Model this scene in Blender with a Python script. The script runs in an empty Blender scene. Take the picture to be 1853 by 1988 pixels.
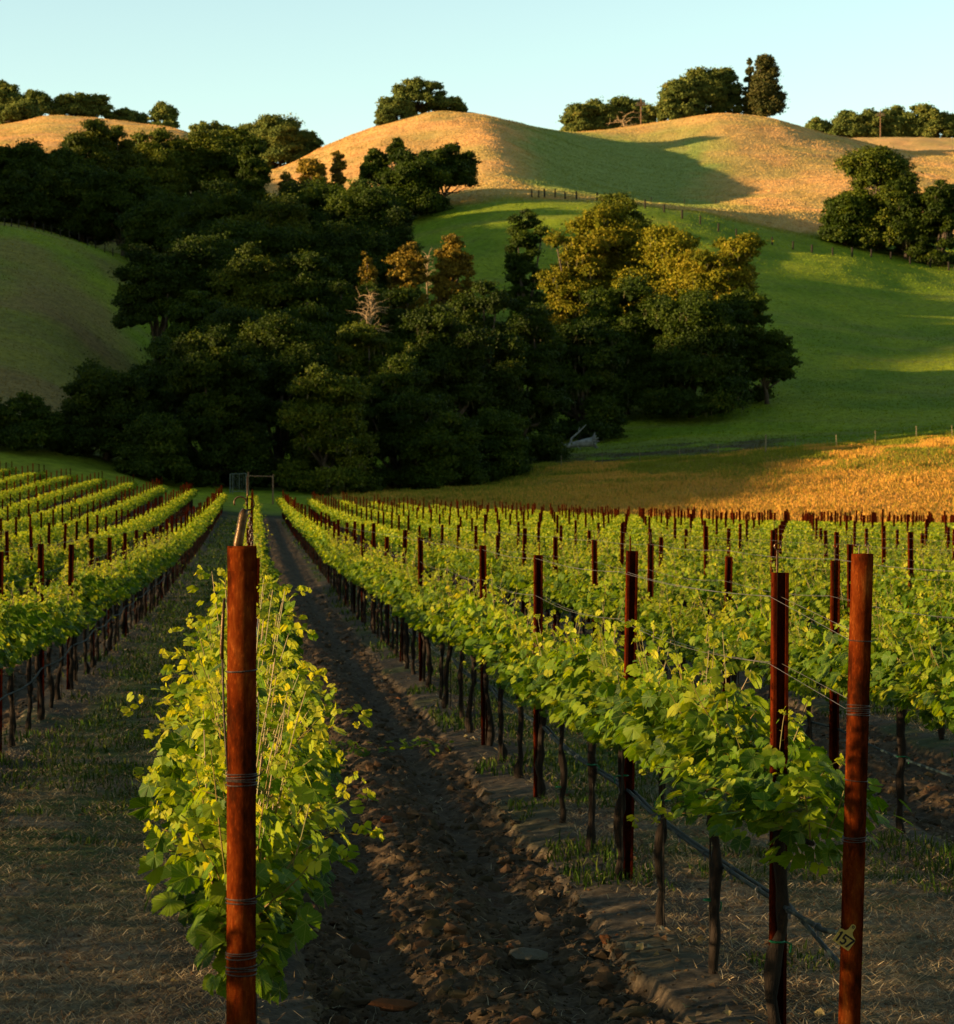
import bpy, math, random
import numpy as np
from mathutils import Vector, Matrix, Quaternion

# ------------------------------------------------------------------ camera, sky, sun
SC = bpy.context.scene
COL = SC.collection
F = 4600.0                      # focal length in picture units (picture 1853 wide)
UV0, VH, CAMZ = 491.0, 994.0, 2.1
cam_d = bpy.data.cameras.new("camera")
cam = bpy.data.objects.new("camera", cam_d)
COL.objects.link(cam)
cam.location = (0, 0, CAMZ)
cam.rotation_euler = (math.pi / 2, 0, 0)
cam_d.sensor_fit = 'HORIZONTAL'
cam_d.sensor_width = 36.0
cam_d.lens = F / 1853 * 36.0
cam_d.shift_x = (926.5 - UV0) / 1853
cam_d.clip_start = 0.1
cam_d.clip_end = 5000
cam_d.dof.use_dof = True
cam_d.dof.focus_distance = 9.0
cam_d.dof.aperture_fstop = 15.0
SC.camera = cam

SUN_EL, SUN_BACK = math.radians(9.0), math.radians(10.0)
sun_dir = Vector((-math.cos(SUN_EL) * math.cos(SUN_BACK), -math.cos(SUN_EL) * math.sin(SUN_BACK), math.sin(SUN_EL)))
W = bpy.data.worlds.new("World")
SC.world = W
W.use_nodes = True
wn, wl = W.node_tree.nodes, W.node_tree.links
wn.clear()
sky = wn.new('ShaderNodeTexSky')
sky.sky_type = 'NISHITA'
sky.sun_disc = False
sky.sun_elevation = SUN_EL
sky.sun_rotation = math.atan2(sun_dir.x, sun_dir.y)
sky.altitude = 100
sky.air_density = 1.0
sky.dust_density = 0.25
sky.ozone_density = 1.2
tintn = wn.new('ShaderNodeMix'); tintn.data_type = 'RGBA'; tintn.blend_type = 'MULTIPLY'
tintn.inputs[0].default_value = 1.0
tintn.inputs[7].default_value = (0.535, 0.52, 0.435, 1)
bg = wn.new('ShaderNodeBackground')
bg.inputs['Strength'].default_value = 0.15
wo = wn.new('ShaderNodeOutputWorld')
wl.new(sky.outputs[0], tintn.inputs[6])
wl.new(tintn.outputs[2], bg.inputs['Color'])
wl.new(bg.outputs[0], wo.inputs['Surface'])

sd = bpy.data.lights.new("sun", 'SUN')
sd.energy = 5.0
sd.angle = math.radians(0.6)
sd.color = (1.0, 0.66, 0.33)
sun = bpy.data.objects.new("sun", sd)
COL.objects.link(sun)
sun.location = (-30, -5, 30)
sun.rotation_euler = sun_dir.to_track_quat('Z', 'Y').to_euler()

SC.view_settings.view_transform = 'Standard'
SC.view_settings.look = 'None'
SC.view_settings.exposure = 2.2
SC.view_settings.gamma = 1.0
SC.cycles.max_bounces = 5
SC.cycles.diffuse_bounces = 3
SC.cycles.transmission_bounces = 4
SC.cycles.transparent_max_bounces = 4
SC.cycles.use_fast_gi = False

# ------------------------------------------------------------------ numpy helpers
RNG = np.random.default_rng(7)

def _h(ix, iy, seed):
    n = (ix * 374761393 + iy * 668265263 + seed * 1442695041) & 0xffffffff
    n = ((n ^ (n >> 13)) * 1274126177) & 0xffffffff
    return ((n ^ (n >> 16)) & 0xffffff) / float(0xffffff)

def vnoise(x, y, seed=0):
    x = np.asarray(x, float); y = np.asarray(y, float)
    ix = np.floor(x).astype(np.int64); iy = np.floor(y).astype(np.int64)
    fx = x - ix; fy = y - iy
    fx = fx * fx * (3 - 2 * fx); fy = fy * fy * (3 - 2 * fy)
    a = _h(ix, iy, seed); b = _h(ix + 1, iy, seed); c = _h(ix, iy + 1, seed); d = _h(ix + 1, iy + 1, seed)
    return (a * (1 - fx) + b * fx) * (1 - fy) + (c * (1 - fx) + d * fx) * fy

def fbm(x, y, oct=4, seed=0):
    s = 0; a = 0.5; t = 0
    for i in range(oct):
        s = s + a * vnoise(x * 2 ** i + 17.3 * i, y * 2 ** i - 9.1 * i, seed + i); t += a; a *= 0.5
    return s / t

def worley(x, y, seed=0):
    ix = np.floor(x).astype(np.int64); iy = np.floor(y).astype(np.int64)
    best = np.full(np.shape(x), 9.0)
    for dx in (-1, 0, 1):
        for dy in (-1, 0, 1):
            cx = ix + dx; cy = iy + dy
            px = cx + _h(cx, cy, seed); py = cy + _h(cx, cy, seed + 5)
            best = np.minimum(best, (px - x) ** 2 + (py - y) ** 2)
    return np.sqrt(best)

def sstep(a, b, x):
    t = np.clip((np.asarray(x, float) - a) / (b - a), 0, 1)
    return t * t * (3 - 2 * t)

# ------------------------------------------------------------------ terrain heights
GY = [0, 20, 30, 40, 50, 57, 70, 88, 105, 140, 168, 185]
GZ = [0, 0, -.10, -.13, -.06, .04, .22, .47, .70, 1.3, 1.9, 2.1]
_gyd = np.arange(-40, 200, 1.0)
_k = np.exp(-0.5 * (np.arange(-12, 13) / 4.5) ** 2); _k /= _k.sum()
_gz = np.convolve(np.pad(np.interp(_gyd, GY, GZ), 12, mode='edge'), _k, mode='valid')

def hv(x, y):
    z = np.interp(y, _gyd, _gz)
    xl = np.clip(-x, 0, 30)
    xr = np.clip(x, 0, 60)
    z = z + xl * .115 * sstep(72, 165, y) - xr * .046 * sstep(60, 170, y)
    return z

COLS = {
    -400: [(200, 800), (240, 640), (330, 420), (400, 420), (520, 330), (620, 280), (800, 240), (900, 260)],
    0: [(200, 838), (240, 690), (330, 428), (365, 434), (450, 385), (600, 300), (800, 247), (850, 245), (900, 270)],
    100: [(200, 850), (240, 715), (330, 450), (365, 455), (450, 400), (600, 300), (800, 222), (850, 224), (900, 260)],
    220: [(200, 880), (260, 740), (330, 490), (365, 500), (420, 470), (500, 385), (600, 310), (800, 232), (850, 232), (900, 260)],
    350: [(185, 955), (230, 890), (280, 740), (330, 590), (400, 480), (500, 385), (600, 320), (750, 252), (820, 247), (900, 270)],
    530: [(185, 962), (240, 920), (320, 720), (400, 520), (470, 400), (540, 337), (600, 332), (650, 345), (900, 330)],
    620: [(185, 963), (240, 922), (320, 720), (400, 510), (470, 395), (540, 320), (600, 285), (650, 290), (900, 330)],
    730: [(185, 965), (240, 922), (320, 700), (400, 500), (460, 385), (540, 285), (605, 240), (650, 243), (720, 262), (900, 340)],
    850: [(185, 960), (215, 942), (240, 925), (320, 700), (400, 470), (432, 402), (490, 350), (550, 265), (605, 212), (650, 216), (720, 250), (900, 340)],
    950: [(185, 958), (210, 932), (235, 915), (300, 780), (350, 610), (400, 450), (430, 386), (480, 338), (540, 254), (605, 222), (650, 226), (720, 262), (900, 330)],
    1050: [(185, 958), (203, 918), (212, 903), (222, 900), (232, 884), (250, 868), (300, 755), (350, 595), (400, 440), (430, 382), (480, 358), (540, 306), (600, 260), (650, 245), (720, 265), (900, 320)],
    1150: [(185, 962), (200, 915), (209, 900), (220, 898), (232, 876), (250, 858), (300, 740), (350, 590), (400, 445), (428, 387), (480, 378), (540, 350), (600, 302), (680, 252), (740, 262), (900, 320)],
    1280: [(185, 960), (200, 905), (208, 892), (218, 891), (230, 868), (250, 846), (300, 735), (350, 590), (400, 445), (425, 400), (460, 400), (520, 394), (560, 362), (600, 322), (680, 236), (740, 245), (900, 300)],
    1400: [(185, 955), (200, 895), (207, 884), (216, 882), (228, 864), (250, 838), (300, 730), (350, 590), (400, 465), (430, 420), (465, 402), (520, 392), (560, 356), (600, 306), (645, 248), (680, 214), (730, 228), (900, 300)],
    1500: [(185, 950), (200, 886), (207, 876), (216, 872), (228, 858), (250, 834), (300, 725), (350, 595), (400, 490), (440, 440), (475, 402), (530, 382), (565, 352), (600, 312), (645, 256), (680, 222), (730, 240), (900, 290)],
    1650: [(185, 945), (200, 872), (207, 864), (216, 862), (230, 850), (250, 832), (300, 730), (350, 620), (400, 510), (430, 480), (470, 430), (530, 370), (600, 320), (680, 264), (730, 290), (780, 276), (840, 264), (900, 280)],
    1750: [(185, 945), (200, 866), (207, 856), (216, 852), (230, 843), (250, 828), (300, 735), (350, 640), (400, 530), (430, 500), (470, 450), (530, 390), (600, 338), (660, 300), (720, 296), (780, 270), (840, 263), (900, 280)],
    1853: [(185, 945), (200, 862), (207, 850), (216, 842), (232, 832), (250, 824), (300, 735), (350, 640), (400, 545), (430, 515), (470, 465), (530, 400), (600, 345), (660, 306), (720, 292), (780, 272), (840, 266), (900, 280)],
    2300: [(185, 945), (200, 850), (216, 830), (250, 815), (300, 720), (400, 560), (430, 520), (530, 420), (600, 360), (720, 300), (840, 266), (900, 280)],
}
UG = np.arange(-400, 2301, 10.0)
YG = np.arange(150, 1401, 2.0)
_us = sorted(COLS)
_tab = np.zeros((len(_us), len(YG)))
for i, u in enumerate(_us):
    Ys = [168.0]; Zs = [float(hv((u - UV0) / F * 168, 168.0))]
    for (Y, v) in COLS[u]:
        Ys.append(Y); Zs.append(CAMZ + (VH - v) / F * Y)
    Ys.append(1400); Zs.append(Zs[-1] * .8)
    zz = np.interp(YG, Ys, Zs)
    zl = hv((u - UV0) / F * YG, YG)
    _tab[i] = np.where(YG < 168, zl, zz)
def _smooth_y(a):
    k1 = np.exp(-0.5 * (np.arange(-6, 7) / 1.3) ** 2); k1 /= k1.sum()
    k2 = np.exp(-0.5 * (np.arange(-20, 21) / 6.0) ** 2); k2 /= k2.sum()
    s1 = np.stack([np.convolve(np.pad(r, 6, mode='edge'), k1, mode='valid') for r in a])
    s2 = np.stack([np.convolve(np.pad(r, 20, mode='edge'), k2, mode='valid') for r in a])
    w = sstep(235, 330, YG)[None, :]
    return s1 * (1 - w) + s2 * w
_tab = _smooth_y(_tab)
TAB = np.stack([np.interp(UG, _us, _tab[:, j]) for j in range(len(YG))], 1)
_k3 = np.exp(-0.5 * (np.arange(-8, 9) / 2.8) ** 2); _k3 /= _k3.sum()
TAB = np.stack([np.convolve(np.pad(TAB[:, j], 8, mode='edge'), _k3, mode='valid') for j in range(len(YG))], 1)

def far_h(x, y):
    yy = np.clip(y, 150, 1398)
    u = np.clip(UV0 + F * x / np.maximum(yy, 1), -400, 2299)
    fu = (u + 400) / 10.0; iu = np.floor(fu).astype(int); fu = fu - iu; iu1 = np.minimum(iu + 1, len(UG) - 1)
    fy = (yy - 150) / 2.0; iy = np.floor(fy).astype(int); fy = fy - iy; iy1 = np.minimum(iy + 1, len(YG) - 1)
    return (TAB[iu, iy] * (1 - fu) + TAB[iu1, iy] * fu) * (1 - fy) + (TAB[iu, iy1] * (1 - fu) + TAB[iu1, iy1] * fu) * fy

def ridge_h(x, y):
    # unseen hill left of view, its crest shaped to lay shade over the woods
    c = np.interp(y, [40, 75, 100, 125, 150, 180, 210, 235, 260, 300, 330, 385, 430, 520, 600, 700, 900], [0, 6, 19, 31, 38, 46, 53, 58, 62, 73, 80, 88, 96, 105, 108, 90, 60])
    c = c * (0.96 + 0.08 * fbm(y / 22.0, x * 0 + 3.3, 3, 71))
    return c * np.exp(-((x + 172) / 46.0) ** 2)

def H(x, y):
    x = np.asarray(x, float); y = np.asarray(y, float)
    a = hv(x, y); b = far_h(x, y)
    w = sstep(162, 176, y)
    z = a * (1 - w) + b * w
    amp = sstep(230, 480, y)
    z = z + amp * (1.7 * (fbm(x / 26.0, y / 26.0, 4, 3) - .5) + .6 * (fbm(x / 7.0, y / 7.0, 3, 9) - .5))
    z = z + sstep(168, 190, y) * .5 * (fbm(x / 6.0, y / 4.0, 3, 4) - .5)
    r = ridge_h(x, y)
    return np.maximum(z, r) + 0.18 * np.minimum(z, r) * (r > 1) * 0

def Hs(x, y):
    return float(H(np.array([x]), np.array([y]))[0])

def at(u, Y):
    x = (u - UV0) / F * Y
    return x, Y, Hs(x, Y)

# ------------------------------------------------------------------ object helpers
def mesh_np(name, verts, faces, mats=(), mat_idx=None, smooth=False, attrs=None, uv=None):
    """faces: list of (n,k) int arrays; returns mesh data"""
    me = bpy.data.meshes.new(name)
    verts = np.ascontiguousarray(verts, dtype=np.float32)
    me.vertices.add(len(verts)); me.vertices.foreach_set('co', verts.ravel())
    if not isinstance(faces, list): faces = [faces]
    faces = [np.asarray(f, dtype=np.int32) for f in faces if len(f)]
    nl = sum(f.size for f in faces); nf = sum(len(f) for f in faces)
    me.loops.add(nl); me.polygons.add(nf)
    li = np.concatenate([f.ravel() for f in faces])
    me.loops.foreach_set('vertex_index', li)
    tot = np.concatenate([np.full(len(f), f.shape[1], np.int32) for f in faces])
    st = np.concatenate([[0], np.cumsum(tot)[:-1]]).astype(np.int32)
    me.polygons.foreach_set('loop_start', st)
    try: me.polygons.foreach_set('loop_total', tot)
    except Exception: pass
    if mat_idx is not None: me.polygons.foreach_set('material_index', np.asarray(mat_idx, dtype=np.int32))
    me.polygons.foreach_set('use_smooth', np.full(nf, bool(smooth)))
    for m in mats: me.materials.append(m)
    if attrs:
        for k, a in attrs.items():
            a = np.asarray(a, dtype=np.float32)
            if a.ndim == 1:
                at_ = me.attributes.new(k, 'FLOAT', 'POINT'); at_.data.foreach_set('value', a)
            else:
                if a.shape[1] == 3: a = np.concatenate([a, np.ones((len(a), 1), np.float32)], 1)
                at_ = me.attributes.new(k, 'FLOAT_COLOR', 'POINT'); at_.data.foreach_set('color', np.ascontiguousarray(a).ravel())
    if uv is not None:
        ul = me.uv_layers.new(name='UVMap'); ul.data.foreach_set('uv', np.ascontiguousarray(uv[li], dtype=np.float32).ravel())
    me.update(calc_edges=True)
    return me

def link(name, data, parent=None, loc=None, **props):
    o = bpy.data.objects.new(name, data)
    COL.objects.link(o)
    if parent is not None: o.parent = parent
    if loc is not None: o.location = loc
    for k, v in props.items(): o[k] = v
    return o

class MB:
    """collects shapes into one mesh"""
    def __init__(self): self.v = []; self.f3 = []; self.f4 = []; self.n = 0
    def add(self, v, f):
        v = np.asarray(v, float); self.v.append(v)
        f = np.asarray(f, int) + self.n
        (self.f4 if f.shape[1] == 4 else self.f3).append(f)
        self.n += len(v)
    def box(self, c, s, rot=None):
        p = np.array([[a, b, d] for a in (-.5, .5) for b in (-.5, .5) for d in (-.5, .5)]) * np.array(s)
        if rot is not None: p = p @ np.array(rot).T
        p = p + np.array(c)
        self.add(p, [(0, 1, 3, 2), (4, 6, 7, 5), (0, 4, 5, 1), (2, 3, 7, 6), (0, 2, 6, 4), (1, 5, 7, 3)])
    def tube(self, pts, r, n=6, cap=True):
        pts = np.asarray(pts, float); m = len(pts)
        r = np.full(m, r) if np.isscalar(r) else np.asarray(r, float)
        d = np.gradient(pts, axis=0); d /= np.linalg.norm(d, axis=1)[:, None] + 1e-9
        ref = np.array([0, 0, 1.0]) if abs(d[0][2]) < .8 else np.array([0, 1.0, 0])
        A = np.cross(d, ref); A /= np.linalg.norm(A, axis=1)[:, None] + 1e-9
        for i in range(1, m):
            a = A[i - 1] - d[i] * np.dot(A[i - 1], d[i]); A[i] = a / (np.linalg.norm(a) + 1e-9)
        B = np.cross(d, A)
        t = np.arange(n) / n * 2 * np.pi
        v = pts[:, None, :] + r[:, None, None] * (np.cos(t)[None, :, None] * A[:, None, :] + np.sin(t)[None, :, None] * B[:, None, :])
        i = np.arange(m - 1)[:, None] * n; j = np.arange(n)[None, :]; j2 = (j + 1) % n
        f = np.stack([i + j, i + n + j, i + n + j2, i + j2], -1).reshape(-1, 4)
        v = v.reshape(-1, 3)
        base = self.n
        self.add(v, f)
        if cap:
            self.v.append(np.stack([pts[0], pts[-1]])); 
            c0 = self.n; self.n += 2
            jj = np.arange(n); jn = (jj + 1) % n
            self.f3.append(np.stack([np.full(n, c0), base + jj, base + jn], 1))
            self.f3.append(np.stack([np.full(n, c0 + 1), base + (m - 1) * n + jn, base + (m - 1) * n + jj], 1))
    def ring(self, c, R, r, axis='z', n=20, k=5, tilt=(0, 0)):
        t = np.linspace(0, 2 * np.pi, n + 1)
        if axis == 'z': p = np.stack([R * np.cos(t), R * np.sin(t), tilt[0] * np.cos(t) * R + tilt[1] * np.sin(t) * R], 1)
        elif axis == 'y': p = np.stack([R * np.cos(t), 0 * t, R * np.sin(t)], 1)
        else: p = np.stack([0 * t, R * np.cos(t), R * np.sin(t)], 1)
        self.tube(p + np.array(c), r, k, cap=False)
    def data(self, name, mats, smooth=False, attrs=None):
        fs = []
        if self.f4: fs.append(np.concatenate(self.f4))
        if self.f3: fs.append(np.concatenate(self.f3))
        return mesh_np(name, np.concatenate(self.v), fs, mats if isinstance(mats, (list, tuple)) else [mats], smooth=smooth, attrs=attrs)

# ------------------------------------------------------------------ materials
KA = .5
def kk(c): return tuple(v * KA for v in c)
def mat(name):
    m = bpy.data.materials.new(name); m.use_nodes = True
    nt = m.node_tree; nt.nodes.clear()
    out = nt.nodes.new('ShaderNodeOutputMaterial')
    return m, nt, out

def N(nt, t, **kw):
    n = nt.nodes.new(t)
    for k, v in kw.items():
        if k.startswith('_'): setattr(n, k[1:], v)
        else: n.inputs[k.replace('__', ' ')].default_value = v
    return n

def ramp(nt, src, stops):
    r = nt.nodes.new('ShaderNodeValToRGB')
    e = r.color_ramp.elements
    e[0].position = stops[0][0]; e[0].color = (*stops[0][1], 1)
    e[1].position = stops[-1][0]; e[1].color = (*stops[-1][1], 1)
    for p, c in stops[1:-1]:
        x = e.new(p); x.color = (*c, 1)
    nt.links.new(src, r.inputs[0])
    return r

def mixc(nt, fac, a, b, mode='MIX'):
    n = nt.nodes.new('ShaderNodeMix'); n.data_type = 'RGBA'; n.blend_type = mode
    for i, v in ((0, fac), (6, a), (7, b)):
        if hasattr(v, 'is_linked') or isinstance(v, bpy.types.NodeSocket): nt.links.new(v, n.inputs[i])
        elif i == 0: n.inputs[0].default_value = v
        else: n.inputs[i].default_value = (*v, 1)
    return n.outputs[2]

def simple(name, c1, c2, scale=8.0, rough=.7, metal=0.0, bump=.3, detail=5, obj_var=0.0, spec=.12, coord='Object', stretch=None):
    m, nt, out = mat(name)
    p = N(nt, 'ShaderNodeBsdfPrincipled', Roughness=rough, Metallic=metal)
    p.inputs['Specular IOR Level'].default_value = spec
    tc = N(nt, 'ShaderNodeTexCoord')
    src = tc.outputs[coord]
    if stretch:
        mp = N(nt, 'ShaderNodeMapping'); mp.inputs['Scale'].default_value = stretch
        nt.links.new(src, mp.inputs[0]); src = mp.outputs[0]
    nz = N(nt, 'ShaderNodeTexNoise', Scale=scale, Detail=detail, Roughness=.65)
    nt.links.new(src, nz.inputs['Vector'])
    r = ramp(nt, nz.outputs[0], [(.32, kk(c1)), (.68, kk(c2))])
    col = r.outputs[0]
    if obj_var:
        oi = N(nt, 'ShaderNodeObjectInfo')
        mr = N(nt, 'ShaderNodeMapRange'); mr.inputs[3].default_value = 1 - obj_var; mr.inputs[4].default_value = 1 + obj_var
        nt.links.new(oi.outputs['Random'], mr.inputs[0])
        hs = N(nt, 'ShaderNodeHueSaturation'); nt.links.new(mr.outputs[0], hs.inputs['Value']); nt.links.new(col, hs.inputs['Color'])
        col = hs.outputs[0]
    nt.links.new(col, p.inputs['Base Color'])
    b = N(nt, 'ShaderNodeBump', Strength=bump, Distance=.02)
    nt.links.new(nz.outputs[0], b.inputs['Height']); nt.links.new(b.outputs[0], p.inputs['Normal'])
    nt.links.new(p.outputs[0], out.inputs[0])
    return m

def rust(name, dark=False):
    m, nt, out = mat(name)
    p = N(nt, 'ShaderNodeBsdfPrincipled', Roughness=.85, Metallic=.0)
    p.inputs['Specular IOR Level'].default_value = .0
    tc = N(nt, 'ShaderNodeTexCoord')
    mp = N(nt, 'ShaderNodeMapping'); mp.inputs['Scale'].default_value = (1, 1, .35)
    oi = N(nt, 'ShaderNodeObjectInfo')
    va = N(nt, 'ShaderNodeVectorMath', _operation='ADD')
    nt.links.new(tc.outputs['Object'], va.inputs[0]); nt.links.new(oi.outputs['Random'], va.inputs[1])
    nt.links.new(va.outputs[0], mp.inputs[0])
    n1 = N(nt, 'ShaderNodeTexNoise', Scale=9.0, Detail=8.0, Roughness=.7); nt.links.new(mp.outputs[0], n1.inputs['Vector'])
    n2 = N(nt, 'ShaderNodeTexNoise', Scale=160.0, Detail=3.0, Roughness=.6); nt.links.new(mp.outputs[0], n2.inputs['Vector'])
    if dark: st = [(.3, (.016, .004, .002)), (.5, (.055, .008, .002)), (.7, (.12, .018, .003))]
    else: st = [(.34, (.010, .004, .002)), (.44, (.030, .0065, .0018)), (.52, (.072, .012, .002)), (.58, (.10, .020, .003)), (.66, (.15, .042, .008))]
    r = ramp(nt, n1.outputs[0], [(p_, kk(c_)) for p_, c_ in st])
    r2 = ramp(nt, n2.outputs[0], [(.56, (1, 1, 1)), (.66, (2.2, 2.4, 2.2))])
    r3 = ramp(nt, n2.outputs[0], [(.28, (.55, .5, .5)), (.45, (1, 1, 1))])
    c = mixc(nt, .8, r.outputs[0], r3.outputs[0], 'MULTIPLY')
    c = mixc(nt, .55, c, r2.outputs[0], 'MULTIPLY')
    nt.links.new(c, p.inputs['Base Color'])
    b = N(nt, 'ShaderNodeBump', Strength=.25, Distance=.0006)
    nt.links.new(n2.outputs[0], b.inputs['Height']); nt.links.new(b.outputs[0], p.inputs['Normal'])
    nt.links.new(p.outputs[0], out.inputs[0])
    return m

def leafmat(name, stops, trans=.35, tcol=(1.3, 1.25, .5), veins=False, rough=.55, spec=.12):
    """'tint' attribute (0..1) picks the leaf's own colour"""
    m, nt, out = mat(name)
    a = N(nt, 'ShaderNodeAttribute', _attribute_name='tint')
    r = ramp(nt, a.outputs['Fac'], [(p_, kk(c_)) for p_, c_ in stops])
    col = r.outputs[0]
    oi = N(nt, 'ShaderNodeObjectInfo')
    mr = N(nt, 'ShaderNodeMapRange'); mr.inputs[3].default_value = .86; mr.inputs[4].default_value = 1.14
    nt.links.new(oi.outputs['Random'], mr.inputs[0])
    hs = N(nt, 'ShaderNodeHueSaturation'); nt.links.new(mr.outputs[0], hs.inputs['Value']); nt.links.new(col, hs.inputs['Color'])
    col = hs.outputs[0]
    p = N(nt, 'ShaderNodeBsdfPrincipled', Roughness=rough)
    p.inputs['Specular IOR Level'].default_value = spec
    if veins:
        uvn = N(nt, 'ShaderNodeUVMap')
        sx = N(nt, 'ShaderNodeSeparateXYZ'); nt.links.new(uvn.outputs[0], sx.inputs[0])
        def mth(op, a, b=None):
            n = nt.nodes.new('ShaderNodeMath'); n.operation = op
            for i, v in enumerate((a, b)):
                if v is None: continue
                if isinstance(v, (int, float)): n.inputs[i].default_value = v
                else: nt.links.new(v, n.inputs[i])
            return n.outputs[0]
        x, y = sx.outputs[0], sx.outputs[1]
        ang = mth('ARCTAN2', x, y)                 # 0 along the midrib
        k = mth('ROUND', mth('DIVIDE', ang, .98))
        da = mth('SUBTRACT', ang, mth('MULTIPLY', k, .98))
        rad = mth('SQRT', mth('ADD', mth('MULTIPLY', x, x), mth('MULTIPLY', y, y)))
        dist = mth('ABSOLUTE', mth('MULTIPLY', rad, mth('SINE', da)))
        along = mth('MULTIPLY', rad, mth('COSINE', da))
        sec = mth('ABSOLUTE', mth('SINE', mth('MULTIPLY', mth('SUBTRACT', along, mth('MULTIPLY', dist, .9)), 21.0)))
        v1 = mth('LESS_THAN', dist, .018)
        v2 = mth('MULTIPLY', mth('LESS_THAN', sec, .16), .55)
        v = mth('MAXIMUM', v1, v2)
        col2 = mixc(nt, mth('MULTIPLY', v, .42), col, (.17, .20, .04))
        bmp = N(nt, 'ShaderNodeBump', Strength=.5, Distance=.003)
        nt.links.new(mth('SUBTRACT', 1.0, v), bmp.inputs['Height'])
        nt.links.new(bmp.outputs[0], p.inputs['Normal'])
        col = col2
    nt.links.new(col, p.inputs['Base Color'])
    tr = N(nt, 'ShaderNodeBsdfTranslucent')
    tcm = mixc(nt, 1.0, col, tcol, 'MULTIPLY')
    nt.links.new(tcm, tr.inputs[0])
    ms = N(nt, 'ShaderNodeMixShader'); ms.inputs[0].default_value = trans
    nt.links.new(p.outputs[0], ms.inputs[1]); nt.links.new(tr.outputs[0], ms.inputs[2])
    nt.links.new(ms.outputs[0], out.inputs[0])
    return m

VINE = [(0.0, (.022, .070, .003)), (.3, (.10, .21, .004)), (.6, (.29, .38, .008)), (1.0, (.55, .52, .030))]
OAK = [(0.0, (.015, .032, .0015)), (.45, (.038, .068, .002)), (.8, (.076, .112, .003)), (1.0, (.15, .16, .010))]
M = dict(
    post=rust('rusty_pipe'), chan=rust('rusty_channel', True),
    wire=simple('galvanised_wire', (.13, .11, .085), (.24, .20, .15), 40, .45, .6, 0),
    tiewire=simple('dark_tie_wire', (.025, .018, .014), (.09, .065, .05), 60, .5, .5, 0),
    brass=simple('worn_tool_steel', (.015, .009, .004), (.10, .055, .018), 30, .35, .5, .2),
    hose=simple('drip_hose_plastic', (.008, .017, .020), (.018, .034, .038), 20, .6, 0, .1, spec=.1),
    clip=simple('hose_clip_plastic', (.07, .08, .09), (.12, .13, .14), 20, .5, 0, 0),
    tie=simple('green_tie_tape', (.006, .11, .04), (.01, .16, .065), 30, .5, 0, 0),
    bark=simple('vine_bark', (.008, .006, .004), (.030, .021, .014), 30, .95, 0, 1.0, stretch=(1, 1, .2)),
    cane=simple('green_cane', (.10, .12, .012), (.20, .11, .03), 14, .5, 0, 0),
    leaf=leafmat('grape_leaf', VINE, .50, (1.45, 1.25, .35), veins=True),
    leaff=leafmat('grape_leaf_distant', VINE, .45, (1.45, 1.25, .35)),
    oak=leafmat('oak_foliage', OAK, .30, (1.2, 1.15, .5), rough=.6, spec=.1),
    tbark=simple('tree_bark', (.05, .04, .03), (.13, .10, .07), 3, .95, 0, .8),
    deadwood=simple('bleached_dead_wood', (.16, .16, .15), (.36, .37, .35), 3, .9, 0, .8),
    pole=simple('pole_wood', (.16, .09, .05), (.28, .17, .10), 3, .9, 0, .2),
    fpost=simple('fence_post_wood', (.015, .012, .009), (.04, .032, .022), 5, .9, 0, .2),
    stake=simple('thin_fence_stake', (.20, .15, .08), (.32, .26, .15), 5, .8, 0, .2),
    gatem=simple('gate_pipe_paint', (.08, .11, .09), (.14, .18, .15), 5, .5, .2, 0),
    tag=simple('yellow_tag_plastic', (.34, .25, .05), (.40, .30, .08), 14, .45, 0, .1),
    ink=simple('black_ink', (.006, .006, .006), (.012, .012, .012), 10, .6, 0, 0),
)

# ------------------------------------------------------------------ ground sheet
ROW = 2.1
def rowx(k): return ROW * k - .03

def aisle(x):
    q = (x + .03) / ROW
    a = np.floor(q); return a.astype(int), q - a

def near_detail(x, y):
    """height of clods, furrow edges and mounds between the rows"""
    a, f = aisle(x)
    wob = .045 * (vnoise(y * .9, x * 0 + 1, 31) - .5) + .06 * (fbm(y * 5, x * 2 + 7, 3, 33) - .5)
    fw = f + wob
    till = sstep(.115, .15, fw) * (1 - sstep(.845, .872, fw)) * (a % 2 == 0)
    clod = .052 * (1 - np.clip(worley(x * 5.2 + .4 * vnoise(x * 9, y * 9, 2), y * 5.2, 11) * 1.5, 0, 1)) \
         + .030 * (1 - np.clip(worley(x * 12, y * 12, 12) * 1.4, 0, 1)) + .035 * (fbm(x * 22, y * 22, 3, 13) - .5) + .09 * (fbm(x * 2.3, y * 2.0, 2, 14) - .5)
    rut = np.exp(-((f - .31) / .055) ** 2) + np.exp(-((f - .69) / .055) ** 2)
    clod = clod * (1 - .75 * rut) - .030 * rut + .045 * np.exp(-((f - .5) / .08) ** 2)
    rough = .022 * (fbm(x * 14, y * 14, 4, 15) - .5) + .05 * (fbm(x * 1.6, y * 1.6, 3, 16) - .5)
    d = till * (-.085 + clod) + (1 - till) * rough
    strip = (1 - sstep(.0, .16, np.minimum(f, 1 - f)))
    d = d + .03 * strip
    fade = 1 - sstep(150, 168, y)
    return d * fade, till * fade

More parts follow.
